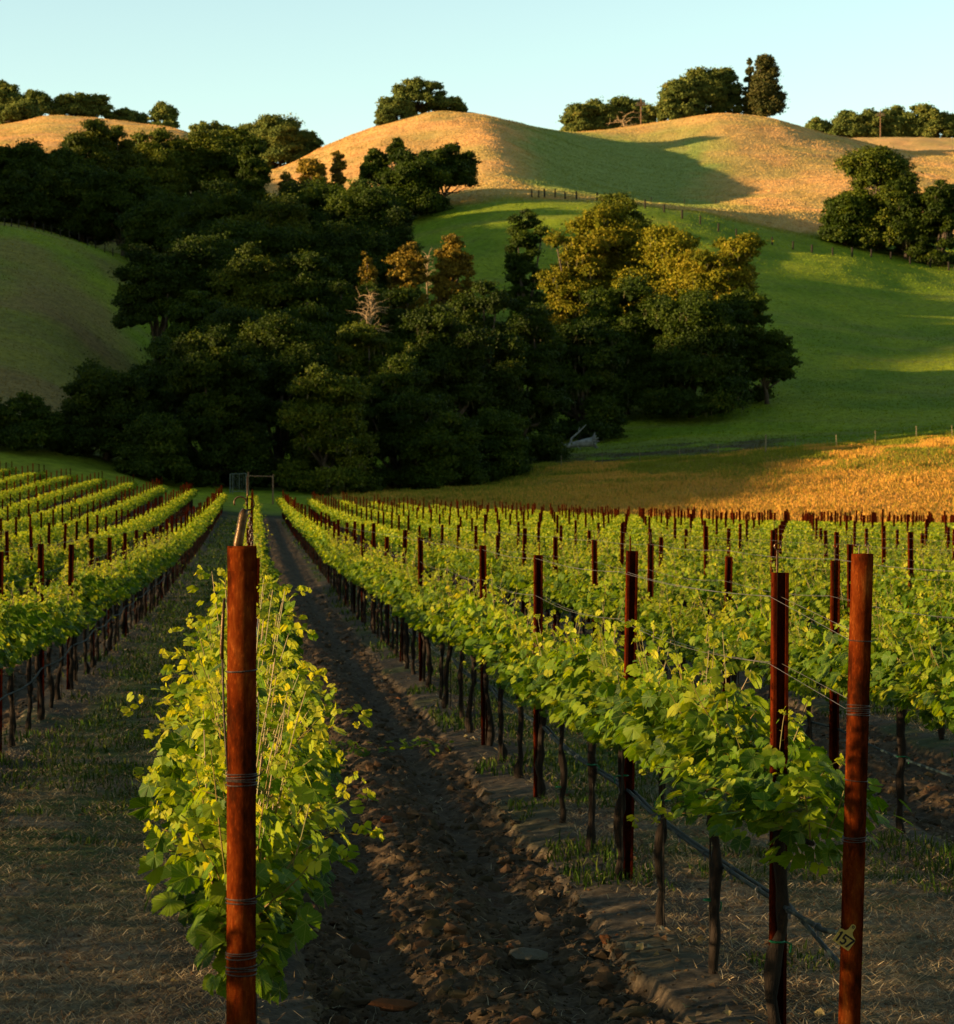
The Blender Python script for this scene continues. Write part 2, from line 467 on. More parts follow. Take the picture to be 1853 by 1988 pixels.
def colour(x, y, till):
    a, f = aisle(x)
    u = UV0 + F * x / np.maximum(y, 1)
    n1 = fbm(x * 1.3, y * 1.3, 4, 41); n2 = fbm(x * 7, y * 7, 3, 43); n3 = fbm(x / 9, y / 9, 4, 45)
    n4 = fbm(x * 30, y * 30, 2, 47)
    C = lambda r, g, b: np.array([r, g, b])[None, :]
    def mx(A, B, w): return A * (1 - w[:, None]) + B * w[:, None]
    soil = mx(C(.050, .035, .019), C(.125, .088, .050), sstep(.3, .75, .5 * n2 + .5 * n4))
    red = sstep(.68, .80, fbm(x * 3.1, y * 3.1, 3, 51))
    soil = mx(soil, C(.075, .030, .014) + 0 * soil, red * .45)
    dirt = mx(C(.042, .034, .022), C(.094, .078, .053), sstep(.3, .7, n1 * .5 + n4 * .5))
    dry = mx(C(.13, .10, .062), C(.25, .20, .125), sstep(.35, .7, n4))
    grs = mx(C(.028, .052, .007), C(.060, .095, .014), n2)
    odd = (a % 2 != 0).astype(float)
    wear = sstep(.42, .62, n1) * (1 - sstep(14, 22, y)) + sstep(.58, .72, n1) * sstep(14, 22, y) * .7
    wear = np.clip(wear + (1 - sstep(10, 16, y)) * .8, 0, 1)
    aisl = mx(grs, dry, wear)
    mid = sstep(.12, .26, f) * (1 - sstep(.74, .9, f))
    base = mx(dirt, aisl, mid * odd)
    base = mx(base, grs, sstep(.5, .7, fbm(x * 1.1 + 9, y * .8, 3, 59)) * (.15 + .45 * sstep(13, 22, y)))
    near = mx(base, soil, till)
    edge = np.clip(till * (1 - till) * 4, 0, 1)
    near = mx(near, C(.15, .117, .078) + 0 * near, edge * .5)
    # beyond the vines
    gold = mx(C(.74, .35, .085), C(.58, .34, .05), sstep(.35, .65, n3))
    gold = mx(gold, C(.22, .22, .04) + 0 * gold, sstep(186, 205, y) * sstep(.3, .6, fbm(x / 5 + 4, y / 3, 4, 61)) * .8)
    green = mx(C(.17, .26, .008), C(.27, .34, .014), sstep(.3, .7, n3))
    streak = sstep(.55, .72, fbm(x / 30 + 2, y / 4.5, 4, 63))
    green = mx(green, C(.24, .25, .05) + 0 * green, streak * .45)
    brown = C(.29, .19, .060) + 0 * green
    lf = 1 - sstep(200, 330, u)
    green = mx(green, green * .9, lf * .8)
    green = mx(green, brown, lf * np.clip(sstep(.36, .66, fbm(x / 13 + y / 60, y / 17, 5, 65)) * .62 + .55 * (1 - sstep(235, 310, y)) * sstep(196, 212, y), 0, .92) * (.25 + .75 * sstep(190, 212, y)))
    straw = mx(C(.84, .47, .165), C(.72, .46, .15), sstep(.3, .7, n3))
    olive = C(.30, .37, .085) + 0 * straw
    gul_shade = sstep(960, 1080, u) * (1 - sstep(1300, 1480, u + 120 * (n3 - .5))) * sstep(430, 470, y) * (1 - sstep(640 - (u - 1100) * .15, 690, y))  # grass greener in the saddle, its shadow tone put into the colour too
    patch = sstep(.45, .65, fbm(x / 12, y / 16, 4, 67))
    straw = mx(straw, straw * .72, sstep(.5, .7, fbm(x / 3.5, y / 14, 4, 68)) * .6)
    straw = mx(straw, olive, np.clip(gul_shade * 1.0 + patch * .30, 0, 1))
    edge_y = 432 + 14 * (fbm(x / 12, y / 30, 3, 69) - .5) + sstep(1500, 1850, u) * 40 - 20 * sstep(520, 420, u)
    lefty = 432 + (edge_y - 432) * sstep(250, 420, u) + 130 * (1 - sstep(300, 480, u))
    wst = sstep(-6, 10, y - lefty)
    farc = mx(green, straw, wst)
    g2 = 1 - sstep(202, 214, y + 5 * (n3 - .5))
    g2 = g2 * sstep(560, 900, u)
    gold = mx(gold, C(.34, .33, .035) + 0 * gold, (1 - sstep(850, 1250, u)) * .6)
    farc = mx(farc, gold, g2)
    bank = sstep(213, 219, y) * (1 - sstep(231, 236, y)) * sstep(930, 1050, u) * (1 - sstep(1440, 1640, u))
    farc = mx(farc, C(.10, .07, .04) + 0 * farc, bank * np.clip(sstep(.30, .60, fbm(x / 3, y / 3, 3, 99)) * .9, 0, 1))
    wf = sstep(166, 172, y)
    return mx(near, farc, wf)

m, nt, out = mat('ground')
p = N(nt, 'ShaderNodeBsdfPrincipled', Roughness=.95); p.inputs['Specular IOR Level'].default_value = .08
ca = N(nt, 'ShaderNodeAttribute', _attribute_name='col')
geo = N(nt, 'ShaderNodeNewGeometry')
cd = N(nt, 'ShaderNodeSeparateXYZ'); nt.links.new(geo.outputs['Position'], cd.inputs[0])
nA = N(nt, 'ShaderNodeTexNoise', Scale=38.0, Detail=6.0, Roughness=.7); nt.links.new(geo.outputs['Position'], nA.inputs['Vector'])
nB = N(nt, 'ShaderNodeTexNoise', Scale=1.1, Detail=9.0, Roughness=.75); nt.links.new(geo.outputs['Position'], nB.inputs['Vector'])
dm = N(nt, 'ShaderNodeMapRange'); dm.inputs[1].default_value = 30; dm.inputs[2].default_value = 150
nt.links.new(cd.outputs[1], dm.inputs[0])
nmix = N(nt, 'ShaderNodeMix'); nt.links.new(dm.outputs[0], nmix.inputs[0]); nt.links.new(nA.outputs[0], nmix.inputs[2]); nt.links.new(nB.outputs[0], nmix.inputs[3])
rr = ramp(nt, nmix.outputs[0], [(.3, (.45, .45, .45)), (.5, (1, 1, 1)), (.72, (1.55, 1.5, 1.45))])
cc = mixc(nt, 1.0, ca.outputs['Color'], rr.outputs[0], 'MULTIPLY')
cc = mixc(nt, 1.0, cc, (KA, KA, KA), 'MULTIPLY')
nt.links.new(cc, p.inputs['Base Color'])
b1 = N(nt, 'ShaderNodeBump', Strength=.5, Distance=.012); nt.links.new(nA.outputs[0], b1.inputs['Height'])
b2 = N(nt, 'ShaderNodeBump', Strength=.7, Distance=.5); nt.links.new(nB.outputs[0], b2.inputs['Height'])
bm_ = N(nt, 'ShaderNodeMix'); bm_.data_type = 'VECTOR'
nt.links.new(dm.outputs[0], bm_.inputs[0]); nt.links.new(b1.outputs[0], bm_.inputs[4]); nt.links.new(b2.outputs[0], bm_.inputs[5])
nt.links.new(bm_.outputs[1], p.inputs['Normal'])
nt.links.new(p.outputs[0], out.inputs[0])
M['ground'] = m

def build_ground():
    s = np.concatenate([np.linspace(-1.05, -.5, 40)[:-1], np.linspace(-.5, -.125, 50)[:-1], np.linspace(-.125, .30, 600), np.linspace(.30, .55, 40)[1:], np.linspace(.55, 1.2, 16)[1:]])
    ys = [-6.0]
    while ys[-1] < 1390:
        y = ys[-1]
        d = .6 if y < 7.5 else .022 if y < 13 else .022 + (y - 13) * .0035 if y < 200 else .68 + (y - 200) * .011
        ys.append(y + d)
    ys = np.array(ys)
    X = (ys[:, None] + 8) * s[None, :]; Y = np.repeat(ys[:, None], len(s), 1)
    xf, yf = X.ravel(), Y.ravel()
    z = H(xf, yf)
    nd = np.zeros_like(z); tl = np.zeros_like(z)
    k = (yf < 170)
    nd[k], tl[k] = near_detail(xf[k], yf[k])
    z = z + nd
    col = colour(xf, yf, tl)
    ny, nx = X.shape
    i = np.arange(ny - 1)[:, None] * nx + np.arange(nx - 1)[None, :]
    f = np.stack([i, i + 1, i + nx + 1, i + nx], -1).reshape(-1, 4)
    me = mesh_np('ground', np.stack([xf, yf, z], 1), f, [M['ground']], smooth=True, attrs={'col': col})
    link('ground', me, kind='structure')
    print('ground', len(xf))
build_ground()

# ------------------------------------------------------------------ blades, straw and clods (things nobody could count)
def blades(name, label, x, y, h, w, bend, cols, matl, cat='grass', lean=None, zoff=0.0):
    """tapered blades, two triangles and a quad less: 5 verts each"""
    n = len(x)
    z = H(x, y)
    nd = near_detail(x, y)[0] * (y < 168)
    z = z + nd - .01 + zoff
    a = RNG.uniform(0, 2 * np.pi, n)
    la = RNG.uniform(0, 2 * np.pi, n) if lean is None else lean + RNG.normal(0, .5, n)
    dx, dy = np.cos(a), np.sin(a)
    lx, ly = np.cos(la) * bend, np.sin(la) * bend
    b = np.stack([x, y, z], 1)
    sd_ = np.stack([dx, dy, 0 * dx], 1) * (w / 2)[:, None]
    mid = b + np.stack([lx * h * .35, ly * h * .35, h * .62 * np.sqrt(np.clip(1 - bend ** 2, .02, 1)) + h * .05], 1)
    tip = b + np.stack([lx * h, ly * h, h * np.sqrt(np.clip(1 - bend ** 2, .02, 1))], 1)
    v = np.stack([b - sd_, b + sd_, mid + sd_ * .7, mid - sd_ * .7, tip], 1).reshape(-1, 3)
    i = np.arange(n) * 5
    f4 = np.stack([i, i + 1, i + 2, i + 3], 1); f3 = np.stack([i + 3, i + 2, i + 4], 1)
    me = mesh_np(name, v, [f4, f3], [matl], attrs={'col': np.repeat(cols, 5, 0)})
    return link(name, me, kind='stuff', label=label, category=cat)

def attrmat(name, rough=.8, trans=.25):
    m, nt, out = mat(name)
    a = N(nt, 'ShaderNodeAttribute', _attribute_name='col')
    g = N(nt, 'ShaderNodeNewGeometry')
    nz = N(nt, 'ShaderNodeTexNoise', Scale=3.0, Detail=3.0); nt.links.new(g.outputs['Position'], nz.inputs['Vector'])
    r = ramp(nt, nz.outputs[0], [(.3, (.75 * KA,) * 3), (.7, (1.2 * KA,) * 3)])
    c = mixc(nt, 1.0, a.outputs['Color'], r.outputs[0], 'MULTIPLY')
    p = N(nt, 'ShaderNodeBsdfPrincipled', Roughness=rough); p.inputs['Specular IOR Level'].default_value = .04
    nt.links.new(c, p.inputs['Base Color'])
    if trans:
        t = N(nt, 'ShaderNodeBsdfTranslucent'); nt.links.new(c, t.inputs[0])
        ms = N(nt, 'ShaderNodeMixShader'); ms.inputs[0].default_value = trans
        nt.links.new(p.outputs[0], ms.inputs[1]); nt.links.new(t.outputs[0], ms.inputs[2]); nt.links.new(ms.outputs[0], out.inputs[0])
    else: nt.links.new(p.outputs[0], out.inputs[0])
    return m
M['blade'] = attrmat('grass_blade'); M['clod'] = attrmat('soil_clod', .95, 0)

def pickcol(n, pal, jit=.15):
    pal = np.array(pal); c = pal[RNG.integers(0, len(pal), n)]
    return c * (1 + RNG.uniform(-jit, jit, (n, 1)))

def sample_view(n, y0, y1, pw=1.0, m0=-.12, m1=.31):
    """points spread over the seen wedge, density falling with distance"""
    t = RNG.random(n)
    y = y0 * (y1 / y0) ** (t ** pw)
    s = RNG.uniform(m0, m1, n)
    return s * (y + 3), y

def near_grass():
    x, y = sample_view(210000, 8.0, 150)
    a, f = aisle(x)
    g = fbm(x * 1.1, y * 1.1, 3, 81)
    # green grass in mown aisles, weeds under the rows
    m1 = (a % 2 != 0) & (f > .1) & (f < .9) & (g > .38 + .40 * (1 - sstep(12, 19, y)))
    m2 = ((f < .12) | (f > .87)) & (g > .56) & (y > 13)
    k = m1 | m2
    x, y = x[k], y[k]; n = len(x)
    h = RNG.uniform(.02, .075, n) * (1 + .4 * (m2[k])) * (1 + y / 90)
    blades('short_grass', 'short green grass and weeds growing in the mown aisles and under the vines', x, y, h, .004 + y * .0005, RNG.uniform(.1, .9, n),
           pickcol(n, [(.035, .085, .007), (.06, .12, .011), (.10, .13, .02), (.03, .055, .007)]), M['blade'])
    # grey dry clippings lying flat
    x, y = sample_view(300000, 8.0, 70)
    a, f = aisle(x); g = fbm(x * 1.3, y * 1.3, 4, 41)
    k = ((a % 2 != 0) & ((g > .36) | (y < 17)) ) | (RNG.random(len(x)) < .045)
    x, y = x[k], y[k]; n = len(x)
    blades('dry_straw', 'grey dry clippings and straw lying on the vineyard floor', x, y, RNG.uniform(.03, .14, n), RNG.uniform(.0015, .004, n) + y * .00012, RNG.uniform(.95, .9995, n),
           pickcol(n, [(.32, .26, .15), (.20, .155, .085), (.46, .39, .25), (.17, .10, .052)], .3), M['blade'], 'straw', zoff=.014)
near_grass()

def rock_template(seed):
    r = np.random.default_rng(seed)
    t = (1 + 5 ** .5) / 2
    v = np.array([(-1, t, 0), (1, t, 0), (-1, -t, 0), (1, -t, 0), (0, -1, t), (0, 1, t), (0, -1, -t), (0, 1, -t), (t, 0, -1), (t, 0, 1), (-t, 0, -1), (-t, 0, 1)], float)
    v /= np.linalg.norm(v[0])
    f = [(0, 11, 5), (0, 5, 1), (0, 1, 7), (0, 7, 10), (0, 10, 11), (1, 5, 9), (5, 11, 4), (11, 10, 2), (10, 7, 6), (7, 1, 8), (3, 9, 4), (3, 4, 2), (3, 2, 6), (3, 6, 8), (3, 8, 9), (4, 9, 5), (2, 4, 11), (6, 2, 10), (8, 6, 7), (9, 8, 1)]
    v = list(v); cache = {}; nf = []
    def md(a, b):
        k = (min(a, b), max(a, b))
        if k not in cache:
            q = (v[a] + v[b]) / 2; v.append(q / np.linalg.norm(q)); cache[k] = len(v) - 1
        return cache[k]
    for a, b, c in f:
        x, y, z = md(a, b), md(b, c), md(c, a); nf += [(a, x, z), (b, y, x), (c, z, y), (x, y, z)]
    v = np.array(v)
    v = v * (1 + r.uniform(-.24, .24, (len(v), 1)))
    for _ in range(4):
        d = r.normal(size=3); d /= np.linalg.norm(d); q = v @ d; cut = r.uniform(.45, .8)
        v = v - np.clip(q - cut, 0, None)[:, None] * d[None, :]
    return v, np.array(nf)

def rotmats(n, tilt=1.0):
    a = RNG.uniform(0, 2 * np.pi, n); b = RNG.normal(0, tilt, n); c = RNG.normal(0, tilt, n)
    ca, sa = np.cos(a), np.sin(a); cb, sb = np.cos(b), np.sin(b); cc_, sc = np.cos(c), np.sin(c)
    z = np.zeros(n); o = np.ones(n)
    Rz = np.stack([np.stack([ca, -sa, z], 1), np.stack([sa, ca, z], 1), np.stack([z, z, o], 1)], 1)
    Rx = np.stack([np.stack([o, z, z], 1), np.stack([z, cb, -sb], 1), np.stack([z, sb, cb], 1)], 1)
    Ry = np.stack([np.stack([cc_, z, sc], 1), np.stack([z, o, z], 1), np.stack([-sc, z, cc_], 1)], 1)
    return Rz @ Rx @ Ry

def clods():
    V = []; Fa = []; Cs = []; n0 = 0
    x, y = sample_view(120000, 8.0, 60, 1.15)
    a, f = aisle(x)
    k = ((a % 2 == 0) & (f > .13) & (f < .86)) | (RNG.random(len(x)) < .06)
    x, y, a, f = x[k], y[k], a[k], f[k]; n = len(x)
    sz = np.clip(.0048 * np.exp(RNG.exponential(.50, n)), .004, .040) * (1 + y / 90)
    keep_ = (np.minimum(np.abs(f - .31), np.abs(f - .69)) > .045) | (RNG.random(n) < .3)
    x, y, a, f, sz = x[keep_], y[keep_], a[keep_], f[keep_], sz[keep_]; n = len(x)
    sz = np.where((a % 2 == 0) & (f > .13) & (f < .86), sz, np.minimum(sz, .014))
    cols = pickcol(n, [(.078, .056, .032), (.062, .045, .026), (.10, .074, .045), (.085, .052, .029), (.072, .058, .031)], .2)
    rd = RNG.random(n) < .012
    cols[rd] = np.array([.12, .05, .02])
    R = rotmats(n, .5)
    t_id = RNG.integers(0, 6, n)
    z = H(x, y) + near_detail(x, y)[0]
    for t in range(6):
        tv, tf = rock_template(100 + t)
        q = t_id == t; m_ = q.sum()
        sc = sz[q][:, None] * np.stack([RNG.uniform(.8, 1.7, m_), RNG.uniform(.7, 1.2, m_), RNG.uniform(.5, .85, m_)], 1)
        vv = np.einsum('nij,nkj->nki', R[q], tv[None] * sc[:, None, :]) + np.stack([x[q], y[q], z[q] - sz[q] * .10], 1)[:, None, :]
        V.append(vv.reshape(-1, 3)); Fa.append((tf[None] + (np.arange(m_) * len(tv))[:, None, None] + n0).reshape(-1, 3))
        Cs.append(np.repeat(cols[q], len(tv), 0)); n0 += m_ * len(tv)
    me = mesh_np('soil_clods', np.concatenate(V), np.concatenate(Fa), [M['clod']], attrs={'col': np.concatenate(Cs)})
    link('soil_clods', me, kind='stuff', label='brown clods of turned soil lying in the tilled aisles', category='soil')
clods()

def litter():
    x, y = sample_view(9000, 8.0, 45)
    a, f = aisle(x); e = np.minimum(f, 1 - f)
    k = (e < .22) & (fbm(x * 2, y * 1.4, 3, 91) > .50) | (RNG.random(len(x)) < .05)
    x, y = x[k], y[k]; n = len(x)
    T_ = np.array([(-.5, -.3, 0), (.45, -.45, .25), (.55, .4, .05), (-.3, .5, .3)])
    z = H(x, y) + near_detail(x, y)[0] + .008
    s = RNG.uniform(.015, .045, n)
    v = np.einsum('nij,nkj->nki', rotmats(n, .4), T_[None] * s[:, None, None]) + np.stack([x, y, z], 1)[:, None]
    me = mesh_np('leaf_litter', v.reshape(-1, 3), np.arange(n * 4).reshape(-1, 4), [M['blade']], attrs={'col': np.repeat(pickcol(n, [(.20, .16, .10), (.30, .26, .17), (.14, .09, .05), (.24, .20, .09)], .3), 4, 0)})
    link('leaf_litter', me, kind='stuff', label='dry fallen leaves and chips lying along the vine strips', category='leaves')
litter()

# one pale stone and a few orange lumps are things of their own
def lump(name, u, Y, size, c1, c2, seed, label, cat):
    tv, tf = rock_template(seed)
    x, y, z = at(u, Y)
    me = mesh_np(name, tv * np.array(size), tf, [simple(name + '_surface', c1, c2, 14, .95, 0, .6)])
    o = link(name, me, loc=(x, y, z + size[2] * .35 - .03), label=label, category=cat)
    o.rotation_euler = (0, 0, seed)
lump('pale_stone', 1030, 11.25, (.10, .07, .05), (.08, .073, .052), (.13, .12, .09), 204, 'pale grey stone lying in the tilled soil of the centre aisle', 'stone')
lump('brick_lump', 748, 16.2, (.085, .04, .035), (.15, .04, .014), (.24, .07, .022), 205, 'orange clay lump on the tilled soil right of the front vine', 'clay lump')
lump('brick_lump', 1010, 9.7, (.06, .08, .055), (.08, .035, .015), (.13, .055, .02), 207, 'orange brown clay lump standing at the bottom edge of the tilled aisle', 'clay lump')
lump('brick_lump', 765, 10.2, (.028, .10, .03), (.09, .04, .018), (.14, .06, .025), 209, 'long thin orange brown clay piece low in the tilled aisle', 'clay lump')
lump('brown_stone', 818, 12.6, (.07, .04, .03), (.06, .045, .03), (.10, .078, .052), 211, 'flat brown stone on the tilled soil above the middle of the aisle', 'stone')

def far_grass():
    # tall cured grass on the bank behind the vines
    n = 260000
    y = RNG.uniform(170, 216, n); u = RNG.uniform(640, 1900, n); x = (u - UV0) / F * y
    g = fbm(x / 5 + 4, y / 3, 4, 61)
    k = RNG.random(n) < sstep(600, 900, u) * 1.1
    x, y, g = x[k], y[k], g[k]; n = len(x)
    gold = pickcol(n, [(.86, .40, .075), (.80, .42, .06), (.88, .46, .10), (.70, .40, .05)], .08)
    grn = pickcol(n, [(.22, .25, .02), (.32, .30, .03)])
    w = np.clip(sstep(180, 203, y) * sstep(.34, .58, g) * 1.0 + .12, 0, 1) > RNG.random(n)
    lft = (1 - sstep(900, 1250, UV0 + F * x / y)) * .55 > RNG.random(n)
    w = w | lft
    blades('tall_dry_grass', 'tall golden dry grass covering the bank behind the vineyard', x, y, RNG.uniform(.08, .26, n) * (1 + .8 * (fbm(x / 2, y / 2, 2, 5) > .62)), RNG.uniform(.03, .055, n), RNG.uniform(.05, .6, n), np.where(w[:, None], grn, gold), M['blade'])
    # green pasture
    n = 120000
    y = RNG.uniform(214, 440, n) ; u = RNG.uniform(-40, 1900, n); x = (u - UV0) / F * y
    c = colour(x, y, np.zeros(n)) * RNG.uniform(.85, 1.25, (n, 1))
    blades('pasture_grass', 'green pasture grass covering the slope between the woods and the fence', x, y, RNG.uniform(.06, .18, n), RNG.uniform(.10, .20, n), RNG.uniform(.3, .9, n), c, M['blade'])
    n = 300000
    t = RNG.random(n); y = 430 + 290 * t; u = RNG.uniform(-40, 1900, n)
    y = np.where((u < 420), y + 110, y)
    x = (u - UV0) / F * y
    c = colour(x, y, np.zeros(n)) * RNG.uniform(.85, 1.2, (n, 1))
    blades('hill_grass', 'dry golden grass covering the rounded hilltops', x, y, RNG.uniform(.10, .26, n), RNG.uniform(.15, .30, n), RNG.uniform(.2, .8, n), c, M['blade'])
far_grass()

# ------------------------------------------------------------------ words for the labels
ORD = ['first', 'second', 'third', 'fourth', 'fifth', 'sixth', 'seventh', 'eighth', 'ninth', 'tenth', 'eleventh', 'twelfth', 'thirteenth', 'fourteenth',
       'fifteenth', 'sixteenth', 'seventeenth', 'eighteenth', 'nineteenth']
TENS = {2: 'twenty', 3: 'thirty', 4: 'forty', 5: 'fifty', 6: 'sixty'}
def ordw(n):
    if n < 20: return ORD[n - 1]
    t, o = divmod(n, 10)
    return (TENS[t][:-1] + 'ieth') if o == 0 else TENS[t] + '-' + ORD[o - 1]
def roww(k):
    if k == 0: return 'the row behind the front post'
    return 'the %s row %s of the front post' % (ordw(abs(k)), 'right' if k > 0 else 'left')

# ------------------------------------------------------------------ grapevines
LA = [(0, 1.0), (16, .86), (30, .79), (42, .86), (56, .90), (72, .78), (88, .70), (104, .72), (120, .73), (142, .62), (160, .50), (176, .12)]
def leaf_template():
    pts = []
    for a, r in LA: pts.append((math.radians(a), r))
    for a, r in reversed(LA[1:-1]): pts.append((math.radians(-a), r))
    pts.append((math.radians(-176), .12))
    fine = []
    for (a0, r0), (a1, r1) in zip(pts[:-1], pts[1:]):
        fine.append((a0, r0))
        if abs(a1 - a0) < 1 and r0 > .4 and r1 > .4:
            fine.append(((a0 * .62 + a1 * .38), (r0 + r1) / 2 - .035)); fine.append(((a0 * .42 + a1 * .58), (r0 + r1) / 2 + .035))
    fine.append(pts[-1]); pts = fine
    v = [(0, 0, 0.02)]
    for a, r in pts:
        x, y = math.sin(a) * r, math.cos(a) * r
        v.append((x, y, -.16 * r * r + .10 * abs(x) + .012 * math.sin(5 * a)))
    v = np.array(v); n = len(v) - 1
    f = np.array([(0, 1 + (i + 1) % n, 1 + i) for i in range(n)])
    return v, f
LT, LFc = leaf_template()
LTQ = np.array([(0, -.35, 0), (.62, .1, .06), (0, 1.0, -.12), (-.62, .1, .06)])

def place_leaves(T, Fc, P, D, Nn, S, tint):
    D = D / (np.linalg.norm(D, axis=1)[:, None] + 1e-9)
    n = len(P)
    X = np.cross(D, Nn); X /= np.linalg.norm(X, axis=1)[:, None] + 1e-9
    Z = np.cross(X, D)
    n = len(P); k = len(T)
    cu = .8 + 1.1 * np.abs(np.sin(np.arange(n) * 12.9898)) - .4 * np.cos(np.arange(n) * 4.1)     # every leaf curls by its own amount
    v = P[:, None] + S[:, None, None] * (T[None, :, 0:1] * X[:, None] + T[None, :, 1:2] * D[:, None] + T[None, :, 2:3] * cu[:, None, None] * Z[:, None])
    f = Fc[None] + (np.arange(n) * k)[:, None, None]
    return v.reshape(-1, 3), f.reshape(-1, Fc.shape[1]), np.repeat(tint, k)

def vine_parts(seed, ncane=21, spread=1.0, low=False):
    r = np.random.default_rng(seed)
    P, D, Nn, S, T = [], [], [], [], []
    canes = MB()
    for c in range(ncane):
        y0 = -.64 + 1.28 * (c + r.uniform(.1, .9)) / ncane
        side = r.choice([-1, 1]) * r.uniform(.15, 1)
        L = r.uniform(.30, .68) * (1.12 if low else 1)
        flop = r.uniform(0, 1) ** 2.2 * (.6 if low else 1)
        if low: L *= 1.1
        t = np.linspace(0, 1, 9)
        x = side * spread * (.14 + .36 * flop) * t ** 1.1 + .03 * r.normal()
        z = .93 + L * (t * (1 - .55 * flop) - .55 * flop * t ** 2.5) + .012 * np.sin(9 * t + r.uniform(0, 6))
        y = y0 + r.normal(0, .10) * t
        pts = np.stack([x, y, z], 1)
        canes.tube(pts, np.linspace(.0033, .0013, 9), 4, cap=False)
        nl = int(L / .042)
        for j in range(nl):
            tt = (j + .5) / nl
            p = np.array([np.interp(tt, t, pts[:, q]) for q in range(3)])
            sz = (.064 - .042 * tt ** 1.3) * r.uniform(.65, 1.2) * (.9 if low else 1)
            az = r.uniform(0, 2 * np.pi)
            out_ = np.array([np.cos(az) + .5 * side * flop, np.sin(az) * .8, 0])
            pet = sz * r.uniform(.8, 1.6)
            q = p + out_ * pet + np.array([0, 0, .3 * pet])
            if tt < .8: canes.tube(np.stack([p, q]), .0011, 3, cap=False)
            P.append(q); D.append(out_ + np.array([0, 0, r.uniform(-1.3, .25)]))
            Nn.append(np.array([0, 0, .45]) + .9 * out_ + r.normal(0, .5, 3)); S.append(sz)
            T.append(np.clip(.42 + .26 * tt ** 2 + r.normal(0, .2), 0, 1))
        # young tip: a few folded leaflets
        for j in range(4):
            az = r.uniform(0, 2 * np.pi); o_ = np.array([np.cos(az), np.sin(az), r.uniform(.2, 1.6)])
            P.append(pts[-1] + r.normal(0, .008, 3)); D.append(o_); Nn.append(r.normal(0, 1, 3)); S.append(r.uniform(.009, .020)); T.append(r.uniform(.55, .9))
    nf = 250
    for j in range(nf):        # the shaded skirt round the cordon
        y = r.uniform(-.68, .68); a = r.uniform(0, 2 * np.pi)
        rad = r.uniform(.08, .37) * spread * (1 if not low else .55 + .45 * np.clip(np.sin(a) + .6, 0, 1))
        p = np.array([np.cos(a) * rad, y, 1.03 + .21 * np.sin(a) * r.uniform(.3, 1)])
        o_ = np.array([np.cos(a), r.normal(0, .5), 0.])
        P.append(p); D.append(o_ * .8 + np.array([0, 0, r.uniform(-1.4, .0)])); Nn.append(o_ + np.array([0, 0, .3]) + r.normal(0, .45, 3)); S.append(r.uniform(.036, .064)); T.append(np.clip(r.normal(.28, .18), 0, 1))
    if low:
        for j in range(120):
            p = np.array([np.clip(r.normal(0, .13), -.24, .24), r.uniform(-.45, -.1), r.uniform(.80, 1.15)])
            o_ = np.array([np.sign(p[0]) * .6, -1.0, 0]) + r.normal(0, .4, 3)
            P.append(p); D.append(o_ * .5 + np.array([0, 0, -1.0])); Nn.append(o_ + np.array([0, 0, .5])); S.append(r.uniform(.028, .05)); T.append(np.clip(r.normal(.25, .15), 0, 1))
    P = np.array(P)
    if low:
        bad = (P[:, 1] < -.45) & (np.abs(P[:, 0]) > .16) & (P[:, 2] < 1.2)
        P[bad, 0] *= .45; S = np.array(S); S[bad] *= .8
    if low: P[:, 0] *= np.interp(P[:, 2], [.78, 1.05, 1.3], [.32, .85, 1.4])
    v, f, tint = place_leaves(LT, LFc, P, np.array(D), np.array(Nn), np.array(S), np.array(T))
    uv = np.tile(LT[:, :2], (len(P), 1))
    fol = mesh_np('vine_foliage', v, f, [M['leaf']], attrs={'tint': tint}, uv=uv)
    can = canes.data('vine_canes', M['cane'])
    tr = MB()
    zz = np.linspace(-.08, .93, 12)
    bx = .022 * np.cumsum(r.normal(0, 1, 12)) * .6; bx -= np.linspace(bx[0], bx[-1], 12)
    by = .022 * np.cumsum(r.normal(0, 1, 12)) * .6; by -= np.linspace(by[0], by[-1], 12)
    tr.tube(np.stack([bx, by, zz], 1), (.019 + .004 * r.random()) * (1 + .22 * r.normal(size=12)).clip(.7, 1.5) * np.linspace(1.25, 1.0, 12), 8)
    for s_ in (-1, 1):
        yy = np.linspace(0, .62, 7)
        tr.tube(np.stack([.01 * r.normal(size=7), s_ * yy, .92 + .02 * np.sin(yy * 5) + .01 * r.normal(size=7)], 1), np.linspace(.018, .010, 7), 6)
    trk = tr.data('vine_trunk', M['bark'], smooth=True)
    st = MB(); sx = r.uniform(-.03, .03)
    st.tube([(sx, .035, -.1), (sx + .004, .035, 1.0)], .0045, 5)
    stk = st.data('training_stake', M['fpost'])
    return fol, can, trk, stk
VAR = [vine_parts(500 + i, ncane=19 + i % 5) for i in range(12)]
FRONT = vine_parts(900, ncane=60, spread=1.0, low=True)
FRONT2 = vine_parts(901, ncane=54, spread=1.0, low=True)
TIEM = MB()
TIEM.ring((0, 0, 0), .026, .004, n=10, k=4); TIEM.tube([(.025, 0, 0), (.05, -.01, -.01), (.045, -.01, -.045)], .004, 4)
TIED = TIEM.data('green_tie', M['tie'])

